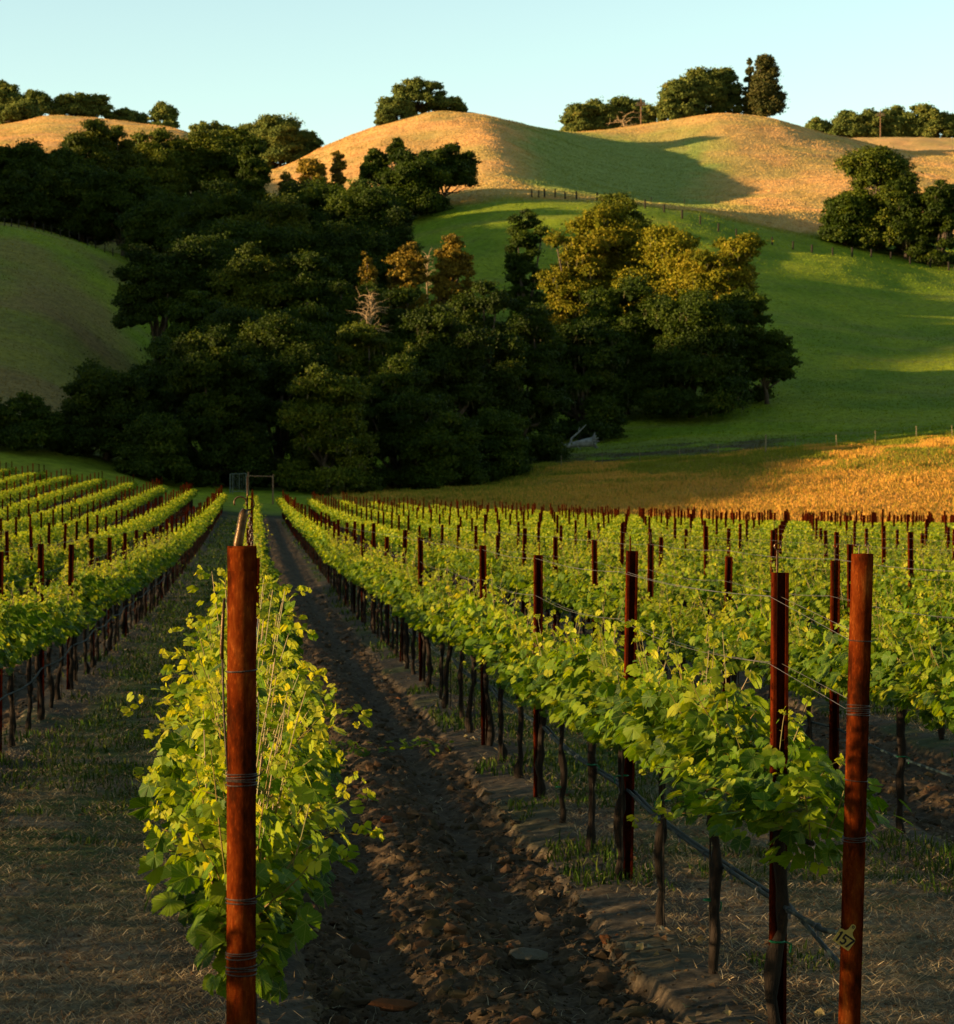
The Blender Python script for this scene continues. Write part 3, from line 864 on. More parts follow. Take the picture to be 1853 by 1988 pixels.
ROWS = list(range(-9, 26))
YEND = {k: 168.0 - (0 if k < 3 else min(10, (k - 2) * .8)) for k in ROWS}
def vine_y0(k): return {0: 6.78, 1: 9.32}.get(k, 5.2 + (k * 37 % 13) / 13 * 1.3)
SP = 1.30
allv = []
for k in ROWS:
    x = rowx(k); y = vine_y0(k); j = 0
    y -= 0 if k in (0, 1) else 3 * SP
    while y < YEND[k]:
        allv.append((k, x, y)); y += SP
def in_view(x, y, mx=.35, zt=1.5):
    if y < 5: return False
    u = UV0 + F * x / y; e = F * mx / y
    v = VH + F * (CAMZ - zt) / y
    return -e < u < 1853 + e and v < 1988
near_v = sorted([v for v in allv if in_view(v[1], v[2])], key=lambda v: v[2])[:300]
near_set = set(near_v)
cnt = {}
for (k, x, y) in sorted(near_v, key=lambda v: (v[0], v[2])):
    cnt[k] = cnt.get(k, 0) + 1; i = cnt[k]
    front = (k == 0 and i == 1)
    V_ = FRONT if front else FRONT2 if (k == 0 and i < 4) else VAR[int(RNG.integers(0, len(VAR)))]
    xj, yj = x + RNG.normal(0, .012), y + RNG.normal(0, .03)
    lab = 'bushy grapevine right behind the front rusty pipe post' if front else \
          'leafy green grapevine, %s visible vine of %s' % (ordw(i), roww(k))
    o = link('grapevine', None, loc=(xj, yj, Hs(x, y)), label=lab, category='grapevine', group='grapevines in the vineyard rows')
    o.empty_display_size = .2
    o.rotation_euler = (0, 0, 0 if (front or RNG.random() < .5) else math.pi)
    o.scale = (RNG.uniform(.92, 1.1) * (1.12 if k == 0 and not front else 1), 1, 1.0 if front else RNG.uniform(.88, 1.10))
    link('foliage', V_[0], o); link('canes', V_[1], o); link('trunk', V_[2], o); link('training_stake', V_[3], o)
    if k == 1 and i <= 6 or k == 2 and i < 3:
        t_ = link('green_tie', TIED, o, loc=(0, 0, .28 + .4 * RNG.random()))
for q_, (u_, Y_, lab_) in enumerate([(690, 20.5, 'low green weed in the tilled aisle right of the front vine'), (806, 20.9, 'small green weed by the furrow edge of the tilled aisle')]):
    r_ = np.random.default_rng(40 + q_); n_ = 34
    P_ = np.stack([r_.normal(0, .16, n_), r_.normal(0, .12, n_), r_.uniform(.02, .13, n_)], 1)
    D_ = r_.normal(0, 1, (n_, 3)) * np.array([1, 1, .3]); N_ = r_.normal(0, .4, (n_, 3)) + np.array([0, 0, 1])
    v_, f_, t_ = place_leaves(LT, LFc, P_, D_, N_, r_.uniform(.03, .055, n_), r_.uniform(.1, .45, n_))
    x_, y_, z_ = at(u_, Y_)
    link('weed', mesh_np('weed', v_, f_, [M['leaf']], attrs={'tint': t_}, uv=np.tile(LT[:, :2], (n_, 1))), loc=(x_, y_, z_ - .03), label=lab_, category='weed')
print('near vines', len(near_v), 'to', near_v[-1][2])

# the rest of the vines, past the 300 that show largest
def far_vines():
    P, D, Nn, S, T = [], [], [], [], []
    TV, TF = [], []; n0 = 0
    for (k, x, y) in allv:
        if (k, x, y) in near_set: continue
        inv = in_view(x, y, 2.5)
        if not inv:
            # beyond the frame's left edge: these still shade the rows in view
            if not (x < 0 and x > -13 and y > 2 and x > -.107 * y - 8 and y < 120): continue
        n = int(np.clip(22000 / max(y, 60), 150, 330)); sz = float(np.clip(.055 + (y - 60) * .00028, .055, .088))
        if not inv: n = 460 if x > -5 else 220; sz = .075
        vig = 1 + .25 * (vnoise(x * .4, y * .35, 77) - .5) + RNG.normal(0, .05)
        g0 = Hs(x, y)
        yy = RNG.uniform(-.68, .68, n); th = RNG.uniform(0, 2 * np.pi, n); rad = np.sqrt(RNG.random(n)) * .34 * vig
        cx = np.cos(th) * rad; zz = 1.08 + np.sin(th) * rad * .95
        up = RNG.random(n) < .33
        zz = np.where(up, 1.10 + RNG.random(n) * .29 * vig, zz); cx = np.where(up, RNG.normal(0, .17, n), cx)
        if not inv and x > -5 and y < 14: zz = .85 + (zz - .85) * 1.6  # out-of-view vines stretched taller to shade the front post
        P.append(np.stack([x + cx, y + yy, g0 + zz], 1))
        o_ = np.stack([cx * 4 + RNG.normal(0, .6, n), RNG.normal(0, .7, n), RNG.uniform(-1.2, .3, n)], 1)
        D.append(o_); Nn.append(np.stack([cx * 4, 0 * cx, .5 + 0 * cx], 1) + RNG.normal(0, .6, (n, 3)))
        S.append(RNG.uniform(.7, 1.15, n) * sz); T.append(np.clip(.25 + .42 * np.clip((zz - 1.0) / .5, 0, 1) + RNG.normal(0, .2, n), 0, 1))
        w = .02
        b = np.array([(-w, -w, -.05), (w, -w, -.05), (0, w, -.05), (-w * .7, -w, 1.0), (w * .7, -w, 1.0), (0, w, 1.0)]) + np.array([x, y, g0])
        TV.append(b); TF.append(np.array([(0, 1, 4, 3), (1, 2, 5, 4), (2, 0, 3, 5)]) + n0); n0 += 6
    v, f, t = place_leaves(LTQ, np.array([[0, 1, 2, 3]]), np.concatenate(P), np.concatenate(D), np.concatenate(Nn), np.concatenate(S), np.concatenate(T))
    tv = np.concatenate(TV); tf = np.concatenate(TF) + len(v)
    nl = len(f)
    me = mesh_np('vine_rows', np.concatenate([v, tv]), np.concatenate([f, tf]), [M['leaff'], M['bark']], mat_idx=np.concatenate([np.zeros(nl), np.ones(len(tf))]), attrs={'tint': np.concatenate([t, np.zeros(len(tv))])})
    link('distant_vines', me, kind='stuff', label='long rows of distant grapevines running to the woods', category='vineyard')
    print('far leaves', nl)
far_vines()

# ------------------------------------------------------------------ line posts
def channel(h, w=.062, d=.034, t=.004):
    b = MB(); H_ = h + .25; zc = h / 2 - .125
    b.box((0, 0, zc), (w, t, H_))
    for s_ in (-1, 1):
        b.box((s_ * (w / 2 - t / 2), -d / 2 - t / 2, zc), (t, d, H_))
        b.box((s_ * (w / 2 - .008), -d - t, zc), (.012, t, H_))
    z = h - .05
    while z > .6:                        # hooked slots punched in the edges
        for s_ in (-1, 1): b.box((s_ * (w / 2 + .0015), -d * .6, z), (.003, .010, .014))
        z -= .15
    return b.data('line_post', M['chan'])
POSTS = [channel(h) for h in (1.78, 1.84, 1.72, 1.88)]
hr = MB(); hr.tube([(0, .01, -.25), (0.003, .01, .09)], .0045, 6); hr.ring((.003, .01, .103), .013, .0028, 'y', 12, 4)
HOOK = hr.data('hook_rod', M['brass'])
hr = MB(); hr.tube([(0, .01, -.2), (-.004, .012, .085)], .0040, 5)
ROD = hr.data('thin_rod', M['chan'])
allp = []
for k in ROWS:
    ph = {0: 11.3, 1: 9.4, 2: 9.2, -1: 8.2}.get(k, 5.0 + (k * 53 % 39) / 10)
    y = ph
    while y < YEND[k]:
        if not (k == 1 and abs(y - (9.4 + 3.9 * 4)) < .1): allp.append((k, rowx(k), y))
        y += 3.9
near_p = sorted([q for q in allp if in_view(q[1], q[2], .05, 1.8)], key=lambda q: q[2])[:300]
ns = set(near_p); cnt = {}
for (k, x, y) in sorted(near_p, key=lambda q: (q[0], q[2])):
    cnt[k] = cnt.get(k, 0) + 1; i = cnt[k]
    idx = 1 if (k == 1 and i == 1) else int(RNG.integers(0, 4))
    hh = (1.78, 1.84, 1.72, 1.88)[idx]
    o = link('line_post', POSTS[idx], loc=(x + RNG.normal(0, .01), y, Hs(x, y) + RNG.normal(0, .02)),
             label='thin rusty steel post, %s visible post of %s' % (ordw(i), roww(k)), category='vineyard post', group='rusty line posts in the vineyard rows')
    o.rotation_euler = (RNG.normal(0, .008), RNG.normal(0, .011), RNG.normal(0, .06))
    if y < 45 and (RNG.random() < .75 or (k == 1 and i < 4)):
        link('hook_rod', HOOK if (k == 1 and i == 1) or RNG.random() < .3 else ROD, o, loc=(RNG.uniform(-.018, .018), -.014, hh))
print('near posts to', near_p[-1][2])
b = MB()
for (k, x, y) in allp:
    if (k, x, y) in ns or not in_view(x, y, .6, 1.8): continue
    h = RNG.uniform(1.75, 2.0); b.box((x + RNG.normal(0, .02), y, Hs(x, y) + h / 2), (.07, .05, h))
link('distant_posts', b.data('distant_posts', M['chan']), kind='stuff', label='distant rusty line posts standing in the far ends of the rows', category='vineyard posts')

# ------------------------------------------------------------------ end posts
def pipe(x0, x1, y, h, r, z0=-.3, sleeve=None):
    b = MB(); n = 40; t = np.arange(n) / n * 2 * np.pi
    c, s_ = np.cos(t), np.sin(t)
    def ringv(rr, z):
        f = (z - 0) / h
        return np.stack([x0 + (x1 - x0) * f + rr * c, y + rr * s_, np.full(n, z)], 1)
    zs = list(np.linspace(z0, h, 14))
    R_ = [ringv(r * (1 + .006 * math.sin(z * 9)), z) for z in zs]
    R_ += [ringv(r - .005, h + .0005), ringv(r - .005, h - .35)]
    v = np.concatenate(R_); m_ = len(R_)
    i = np.arange(m_ - 1)[:, None] * n; j = np.arange(n)[None]; j2 = (j + 1) % n
    f = np.stack([i + j, i + j2, i + n + j2, i + n + j], -1).reshape(-1, 4)
    b.add(v, f)
    return b

def wraps(name, parent, zs, x, r, m_):
    for (z, n_, rr) in zs:
        b = MB()
        for q in range(n_): b.ring((x(z), 0, z + q * .0065 - n_ * .003), r + .002, rr, n=28, k=5, tilt=(RNG.uniform(-.08, .08), RNG.uniform(-.08, .08)))
        if n_ > 1: b.tube([(x(z) + r * .8, -r * .5, z), (x(z) + r + .012, -.01, z + .012), (x(z) + r + .02, .0, z + .022)], rr, 4)
        link(name, b.data(name, m_), parent)

# front post of the row the camera stands at
x0, Y0 = -.0276, 6.05
g0 = Hs(x0, Y0)
fp = link('end_post', None, loc=(x0, Y0, g0), label='thick rusty pipe post standing nearest the camera in front of the centre vine', category='vineyard post')
link('pipe', pipe(-.004, 0, 0, 2.013, .0375).data('pipe', M['post'], smooth=True), fp)
b = MB(); n = 40
sl = pipe(-.0, 0, 0, 2.008, .0381, z0=1.95)
link('top_sleeve', sl.data('top_sleeve', M['post'], smooth=True), fp)
wraps('wire_wrap', fp, [(1.698, 1, .0022), (1.42, 5, .0019), (1.112, 3, .0019), (.974, 3, .0019), (.935, 4, .0019)], lambda z: -.004 * (1 - z / 2), .0375, M['tiewire'])
b = MB()
b.tube([(-.045, .005, 1.88), (-.049, -.002, 1.82), (-.052, -.004, 1.74), (-.050, -.004, 1.725)], [.0035, .0045, .0055, .005], 8)
link('strainer_handle', b.data('strainer_handle', M['brass'], smooth=True), fp)
b = MB()
b.tube([(-.050, -.004, 1.73), (-.048, -.006, 1.66), (-.046, -.006, 1.58), (-.041, -.008, 1.50), (-.036, -.012, 1.44)], .0028, 6)
link('strainer_rod', b.data('strainer_rod', M['tiewire'], smooth=True), fp)
tl_ = link('wire_tensioner', None, loc=(x0, Y0, g0), label='bright metal wire tensioner rod with a ring sticking out of the front post', category='tensioner')
b = MB(); b.tube([(-.012, -.004, 1.93), (-.010, -.006, 2.02), (.004, -.006, 2.095), (.008, -.006, 2.108)], [.0125, .0125, .0115, .007], 14)
link('rod', b.data('rod', M['brass'], smooth=True), tl_)
b = MB()
t = np.linspace(-.5, 1.15 * np.pi, 16)
b.tube(np.stack([-.004 + .016 * np.cos(t), 0 * t - .004, 2.124 + .015 * np.sin(t)], 1), .0024, 6)
t = np.linspace(-1.9, 1.4, 14)
b.tube(np.stack([.017 + .014 * np.cos(t), 0 * t + .004, 2.120 + .015 * np.sin(t)], 1), .0024, 6)
link('ring', b.data('ring', M['brass'], smooth=True), tl_)
b = MB(); b.tube([(.014, .0, 2.10), (.014, .0, 2.19)], .0022, 5)
link('pin', b.data('pin', M['brass'], smooth=True), tl_)
# chain hanging behind the top of the post
b = MB()
for q in range(17):
    f_ = q / 16
    px, py, pz = .018 + .012 * f_, .06 + .02 * f_, 2.10 - .165 * f_
    t = np.linspace(0, 2 * np.pi, 11)
    if q % 2: pp = np.stack([px + .0045 * np.cos(t), py + 0 * t, pz + .008 * np.sin(t)], 1)
    else: pp = np.stack([px + 0 * t, py + .0045 * np.cos(t), pz + .008 * np.sin(t)], 1)
    b.tube(pp, .0015, 4, cap=False)
link('chain', b.data('chain', M['tiewire']), loc=(x0, Y0, g0), label='thin rusty chain hanging behind the top of the front post', category='chain')

# end post of the first row to the right, with its number tag
X1, Y1 = 2.043, 8.15
g1 = Hs(X1, Y1)
ep = link('end_post', None, loc=(X1, Y1, g1), label='thick rusty pipe post leaning slightly, carrying the yellow number tag', category='vineyard post')
H1 = 2.1 - .1435 - g1
XT = lambda z: .055 * z / H1
link('pipe', pipe(0, .055, 0, H1, .0372).data('pipe', M['post'], smooth=True), ep)
wraps('wire_wrap', ep, [(1.66, 1, .0019), (1.42, 6, .0018), (1.18, 1, .0018), (.98, 3, .0018)], XT, .0372, M['tiewire'])
for dx in (-.012, .020):
    b = MB(); b.tube([(.055 + dx, 0, H1 - .05), (.055 + dx, 0, H1 + .022)], .0022, 5)
    t = np.linspace(-.6, 3.2, 9); b.tube(np.stack([.055 + dx + .006 * np.cos(t) - .004, 0 * t, H1 + .028 + .006 * np.sin(t)], 1), .002, 4)
    link('wire_hook', b.data('wire_hook', M['tiewire']), ep)

def tag157():
    ang = math.radians(-35)
    cx, cz = (1640 - UV0) / F * 8.10, CAMZ - (1824 - VH) / F * 8.10
    T = link('number_tag', None, loc=(cx, Y1 - .052, cz), label='small yellow plastic tag reading 157 fixed to the leaning pipe post', category='tag')
    T.rotation_euler = (0, -ang, 0)
    w, h, e = .067, .051, .0022
    ol = [(-w / 2 + .003, -h / 2), (w / 2 - .003, -h / 2), (w / 2, -h / 2 + .003), (w / 2, h / 2 - .012), (w / 2 - .004, h / 2 - .004), (.016, h / 2 + .001), (.009, h / 2 + .010), (.0085, h / 2 + .030),
          (.004, h / 2 + .035), (-.003, h / 2 + .035), (-.0085, h / 2 + .030), (-.009, h / 2 + .010), (-.016, h / 2 + .001), (-w / 2 + .004, h / 2), (-w / 2, h / 2 - .004), (-w / 2, -h / 2 + .003)]
    n = len(ol)
    v = [(a, -e / 2, b_) for a, b_ in ol] + [(a, e / 2, b_) for a, b_ in ol]
    me = bpy.data.meshes.new('plate')
    me.from_pydata(v, [], [list(range(n)), list(range(2 * n - 1, n - 1, -1))] + [[i, i + n, (i + 1) % n + n, (i + 1) % n] for i in range(n)])
    me.materials.append(M['tag']); me.update()
    pl = link('plate', me, T)
    b = MB()
    b.ring((0, -e / 2 - .001, h / 2 + .026), .0038, .0013, 'y', 14, 4)
    link('stud', b.data('stud', M['ink']), T)
    def stroke(b, pts, r=.0032):
        for (p, q) in zip(pts[:-1], pts[1:]):
            p, q = np.array(p), np.array(q); d = q - p; L = np.linalg.norm(d); d = d / L
            nx_ = np.array([-d[1], d[0]]) * r; p2 = p - d * r * .5; q2 = q + d * r * .5
            y = -e / 2 - .0012 - .0001 * b.n
            c = [p2 - nx_, q2 - nx_, q2 + nx_, p2 + nx_]
            b.add([(k_[0], y, k_[1]) for k_ in c], [(0, 1, 2, 3)])
    for ch, ox, st in (('1', -.021, [[(0, .017), (0, -.017)], [(0, .017), (-.005, .011)]]),
                       ('5', -.001, [[(.008, .016), (-.006, .016), (-.0065, .002), (.003, .003), (.007, -.003), (.006, -.011), (0, -.016), (-.008, -.014)]]),
                       ('7', .020, [[(-.009, .016), (.009, .016), (-.002, -.017)]])):
        b = MB()
        for s_ in st: stroke(b, [(ox + a, c - .001) for a, c in s_])
        link('digit', b.data('digit', M['ink']), T)
tag157()

# ------------------------------------------------------------------ wires and drip hoses
def wire_path(k, z, dx, y0, y1, sag, step=.65):
    x = rowx(k); ys = np.arange(y0, y1, step)
    ph = {0: 7.4, 1: 9.4, 2: 9.2, -1: 8.2}.get(k, 5.0 + (k * 53 % 39) / 10)
    t = ((ys - ph) / 3.9) % 1
    return np.stack([x + dx + .012 * np.sin(ys * 1.7 + dx * 50), ys, H(np.full(len(ys), x), ys) + z - sag * 4 * t * (1 - t)], 1)
def wires():
    for k in list(range(-3, 9)):
        y0 = {0: 6.1, 1: 9.4}.get(k, max(5.0, 3.3 * k + 2) if k > 0 else 9)
        specs = [('upper', 1.765, -.030, .02), ('upper', 1.765, .034, .03), ('middle', 1.50, -.036, .035), ('middle', 1.50, .036, .05), ('cordon', .93, 0, .0)]
        if k not in (0, 1, 2): specs = specs[:1] + specs[2:3]
        for q, (nm, z, dx, sg) in enumerate(specs):
            p = wire_path(k, z, dx, y0, 58, sg)
            if k == 1:
                ez = {'upper': 1.66, 'middle': 1.42, 'cordon': .98}[nm]
                p = np.concatenate([[(X1 + XT(ez) + (.0 if dx == 0 else math.copysign(.037, dx)), Y1, g1 + ez)], p])
            b = MB(); b.tube(p, .0011, 4, cap=False)
            side = '' if dx == 0 else (' on its left side' if dx < 0 else ' on its right side')
            link('trellis_wire', b.data('trellis_wire', M['wire']), label='thin %s wire of %s%s' % (nm, roww(k), side), category='wire', group='trellis wires')
wires()
def hoses():
    for k in range(-4, 7):
        z0 = .55
        y0 = {0: 6.8, 1: 9.3}.get(k, max(5.0, 3.3 * k + 2) if k > 0 else 8)
        p = wire_path(k, z0, .035 if k else -.03, y0, 60, .05)
        if k == 1: p = np.concatenate([[(2.03, 8.11, g1 + .655), (2.045, 8.5, g1 + .60)], p])
        b = MB(); b.tube(p, .0095, 8, cap=False)
        h = link('drip_hose', b.data('drip_hose', M['hose'], smooth=True), label='dark plastic drip hose along %s' % roww(k), category='hose', group='drip hoses')
        if k == 1:
            h['label'] = 'blue-grey drip hose ending at the tagged pipe post'
            for yy in np.arange(8.6, 22, .62):
                q = [np.interp(yy, p[:, 1], p[:, i]) for i in (0, 2)]
                c = MB(); c.ring((0, 0, 0), .013, .0028, 'y', 10, 4); c.box((0, 0, -.024), (.008, .02, .02))
                link('hose_clip', c.data('hose_clip', M['clip']), h, loc=(q[0], yy, q[1]))
            p2 = wire_path(1, z0 - .01, .058, 9.4, 60, .03)
            p2 = np.concatenate([[(X1 + .02, Y1 + .06, g1 + .50)], p2])
            b = MB(); b.tube(p2, .0085, 8, cap=False)
            link('drip_hose', b.data('drip_hose', M['hose'], smooth=True), label='second dark hose running beside the blue-grey hose behind the tagged post', category='hose', group='drip hoses')
hoses()

# ------------------------------------------------------------------ trees
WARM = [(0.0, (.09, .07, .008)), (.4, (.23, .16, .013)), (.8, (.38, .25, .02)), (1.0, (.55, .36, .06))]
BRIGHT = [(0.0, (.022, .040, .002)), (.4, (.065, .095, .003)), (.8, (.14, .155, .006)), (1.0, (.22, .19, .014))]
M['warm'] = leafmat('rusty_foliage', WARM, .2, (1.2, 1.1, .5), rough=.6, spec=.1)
M['bright'] = leafmat('sunlit_olive_foliage', BRIGHT, .2, (1.2, 1.15, .5), rough=.6, spec=.1)  # paler oak leaves for sun-touched crowns, the sunlight put into the colour
M['gold'] = leafmat('sunlit_oak_foliage', [(0, (.09, .11, .005)), (.4, (.19, .19, .009)), (.8, (.34, .27, .018)), (1, (.50, .36, .05))], .2, (1.2, 1.1, .5), rough=.6, spec=.05)  # oak foliage with the evening sun's gold put into its colour
M['far'] = leafmat('hazed_oak_foliage', [(0, (.08, .12, .03)), (.45, (.15, .19, .045)), (.8, (.24, .25, .05)), (1, (.32, .28, .06))], .2, (1.2, 1.15, .5), rough=.7, spec=.03)  # distant haze and sun on the crowns put into a paler colour
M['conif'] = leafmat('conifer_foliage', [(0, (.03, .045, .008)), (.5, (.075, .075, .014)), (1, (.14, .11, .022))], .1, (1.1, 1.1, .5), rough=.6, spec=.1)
M['lichen'] = leafmat('lace_lichen', [(0, (.06, .065, .03)), (1, (.16, .14, .065))], .3, (1.1, 1.05, .7), rough=.8, spec=.05)
LQ = np.array([(-.5, -.35, 0), (.42, -.5, .12), (.5, .45, -.05), (-.38, .5, .10)])

def tree(u, Y, vtop, wpx, label, kind='oak', skirt=.12, seed=0, dens=1.0, moss=0, lean=0.0, group=None, cat='tree', core=True, dz=0):
    r = np.random.default_rng(1000 + seed * 7 + int(u) + int(Y))
    x, y, g = at(u, Y)
    g -= .2
    ztop = CAMZ + (VH - vtop) / F * Y
    h = max(2.5, ztop - g); w = wpx / F * Y
    ls = Y * (.00064 if Y < 320 else .00056 if Y < 500 else .00050)     # leaf-cluster size
    zc0 = h * skirt
    ch = h - zc0
    if kind == 'conif':
        nb = 90; t = r.random(nb) ** 1.0
        rad = (w / 2) * (1 - t) ** .5 * (.35 + .65 * (1 - (1 - np.minimum(t / .25, 1)) ** 2)) * np.sqrt(r.uniform(.1, 1, nb)) * .85
        th = r.uniform(0, 2 * np.pi, nb)
        C = np.stack([np.cos(th) * rad, np.sin(th) * rad, zc0 + ch * (.05 + .90 * t)], 1); R = w * .17 * (1.1 - .6 * t)
        C = np.concatenate([C, [(0, 0, h - w * .10), (0, 0, h - w * .25)]]); R = np.concatenate([R, [w * .06, w * .1]])
    else:
        nb = int(64 + 20 * (w / max(ch, 1) > 1.2) + (12 if Y < 320 else 0))
        th = r.uniform(0, 2 * np.pi, nb); cz = r.uniform(-.85, 1, nb)
        q = np.where(cz > 0, np.sqrt(1 - np.clip(cz, 0, .98) ** 2) ** .9, 1.0 - .12 * cz * cz); rr_ = r.uniform(.25, .80, nb) ** .7
        R = w * r.uniform(.085, .165, nb) * (1.15 - .2 * (Y < 320)) * np.clip(ch / w, .5, 1)
        C = np.stack([np.cos(th) * q * rr_ * (w / 2), np.sin(th) * q * rr_ * (w / 2), zc0 + ch * .46 + cz * rr_ * ch * .52], 1)
        C[:, 0] *= (w / 2) / np.max(np.abs(C[:, 0]) + R * .95); C[:, 1] *= (w / 2) / np.max(np.abs(C[:, 1]) + R * .95)
        j_ = np.argmax(C[:, 2] + R); zlo = C[:, 2].min()
        C[:, 2] = zlo + (C[:, 2] - zlo) * (h - R[j_] * .9 - zlo) / max(C[j_, 2] - zlo, .1)
        C[:, 2] = np.minimum(C[:, 2], h - R * .9)
        if skirt < .1:
            t_ = r.uniform(0, 2 * np.pi, 14); R2 = w * r.uniform(.10, .17, 14)
            C = np.concatenate([C, np.stack([np.cos(t_) * (w * .42 - R2 * .3), np.sin(t_) * (w * .42 - R2 * .3), R2 * r.uniform(.5, 1.3, 14)], 1)]); R = np.concatenate([R, R2]); nb = len(C)
        if kind == 'sparse':
            keep = r.random(nb) < .55; keep[0] = True; C = C[keep]; R = R[keep] * .8
        C[:, 0] += lean * (C[:, 2] / h) * w
    nb = len(C)
    area = (4 * np.pi * R ** 2)
    ntot = dens * 1.35 * area / (ls * ls)
    ntot = ntot.astype(int) + 8
    idx = np.repeat(np.arange(nb), ntot); n = len(idx)
    d = r.normal(size=(n, 3)); d[:, 2] = np.where(d[:, 2] < -.3, -d[:, 2] * .6, d[:, 2]); d /= np.linalg.norm(d, axis=1)[:, None]
    # each clump is itself lobed
    lob = 1 + .26 * np.sin(d[:, 0] * 5 + idx * 1.7) * np.sin(d[:, 1] * 6 + idx) + .17 * np.sin(d[:, 2] * 9 + idx * 2.3) + .12 * np.sin(d[:, 0] * 14 + idx) * np.sin(d[:, 2] * 13)
    rad = R[idx] * lob * (1 - .6 * r.random(n) ** 1.5)
    stray = r.random(n) < .08; rad = np.where(stray, rad * r.uniform(1.05, 1.45, n), rad)
    P = C[idx] + d * rad[:, None] * np.array([1.08, 1.08, .88])
    P[:, 2] = np.maximum(P[:, 2], .1)
    Nn = d + r.normal(0, .5, (n, 3)); D = r.normal(size=(n, 3))
    btint = np.clip(r.normal(.45, .13, nb), .05, .9)
    T = np.clip(btint[idx] + r.normal(0, .14, n), 0, 1)
    S = ls * r.uniform(.7, 1.5, n)
    v, f, tint = place_leaves(LQ, np.array([[0, 1, 2, 3]]), P, D, Nn, S, T)
    vs, fs, ts = [v], [f], [tint]; n0 = len(v); fc = None
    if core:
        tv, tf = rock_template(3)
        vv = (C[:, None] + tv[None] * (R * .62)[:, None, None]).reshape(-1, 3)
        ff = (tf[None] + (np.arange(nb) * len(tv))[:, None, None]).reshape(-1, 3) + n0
        vs.append(vv); ts.append(np.full(len(vv), .05)); fc = ff  # added dark cores stand for the shade inside the crown
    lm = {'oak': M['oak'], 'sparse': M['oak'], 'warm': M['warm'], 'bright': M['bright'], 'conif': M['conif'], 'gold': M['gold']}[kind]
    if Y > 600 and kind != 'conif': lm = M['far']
    fq = [f]; f3 = [fc] if fc is not None else []; n1 = sum(len(q_) for q_ in vs); nm = 0
    if moss:
        moss = int(moss * .8)
        k = r.integers(0, nb, moss); nn = moss
        th = r.uniform(-np.pi, 0, nn)                     # lace lichen hanging from the outer twigs
        P = C[k] + np.stack([np.cos(th), np.sin(th), r.uniform(-.5, .3, nn)], 1) * R[k][:, None] * .98
        L = ls * r.uniform(2.0, 5.5, nn); wd = ls * r.uniform(.4, .9, nn)
        a = np.stack([np.cos(th + 1.57), np.sin(th + 1.57), 0 * th], 1) * wd[:, None] * .5
        dn = np.stack([r.normal(0, .12, nn), r.normal(0, .12, nn), -np.ones(nn)], 1) * L[:, None]
        v = np.stack([P - a, P + a, P + a * .8 + dn * .6, P - a * .7 + dn * .6, P + dn], 1).reshape(-1, 3); i = np.arange(nn) * 5 + n1
        vs.append(v); ts.append(np.repeat(r.random(nn), 5)); nm = nn
        fq.append(np.stack([i, i + 1, i + 2, i + 3], 1)); f3.append(np.stack([i + 3, i + 2, i + 4], 1))
    fq = np.concatenate(fq); mi = np.zeros(len(fq)); mi[len(fq) - nm:] = 1 if nm else mi[len(fq) - nm:]
    fl = [fq]
    if f3:
        f3 = np.concatenate(f3); m3 = np.zeros(len(f3))
        if nm: m3[-nm:] = 1
        fl.append(f3); mi = np.concatenate([mi, m3])
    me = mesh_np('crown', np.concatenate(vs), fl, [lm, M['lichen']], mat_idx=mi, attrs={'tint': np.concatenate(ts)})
    o = link(('conifer_tree' if kind == 'conif' else 'oak_tree'), None, loc=(x, y, g), label=label, category=cat)
    if group: o['group'] = group
    link('crown', me, o)
    b = MB(); tr = max(.12, h * .028)
    top = C[:, 2].mean() * .75
    p = [np.array([0, 0, -.5]), np.array([r.normal(0, .02) * w, 0, top * .35]), np.array([r.normal(0, .04) * w, 0, top * .7]), np.array([0, 0, top])]
    b.tube(p, [tr * 1.3, tr, tr * .7, tr * .35], 8)
    for j in r.permutation(nb)[:12]:
        a = p[1] * (1 - .5 * r.random()) + p[2] * .5 * r.random(); m_ = (a + C[j]) / 2 + r.normal(0, .04, 3) * w
        b.tube([a, m_, C[j]], [tr * .5, tr * .33, tr * .12], 5)
    link('trunk', b.data('trunk', M['tbark'], smooth=True), o)
    return o

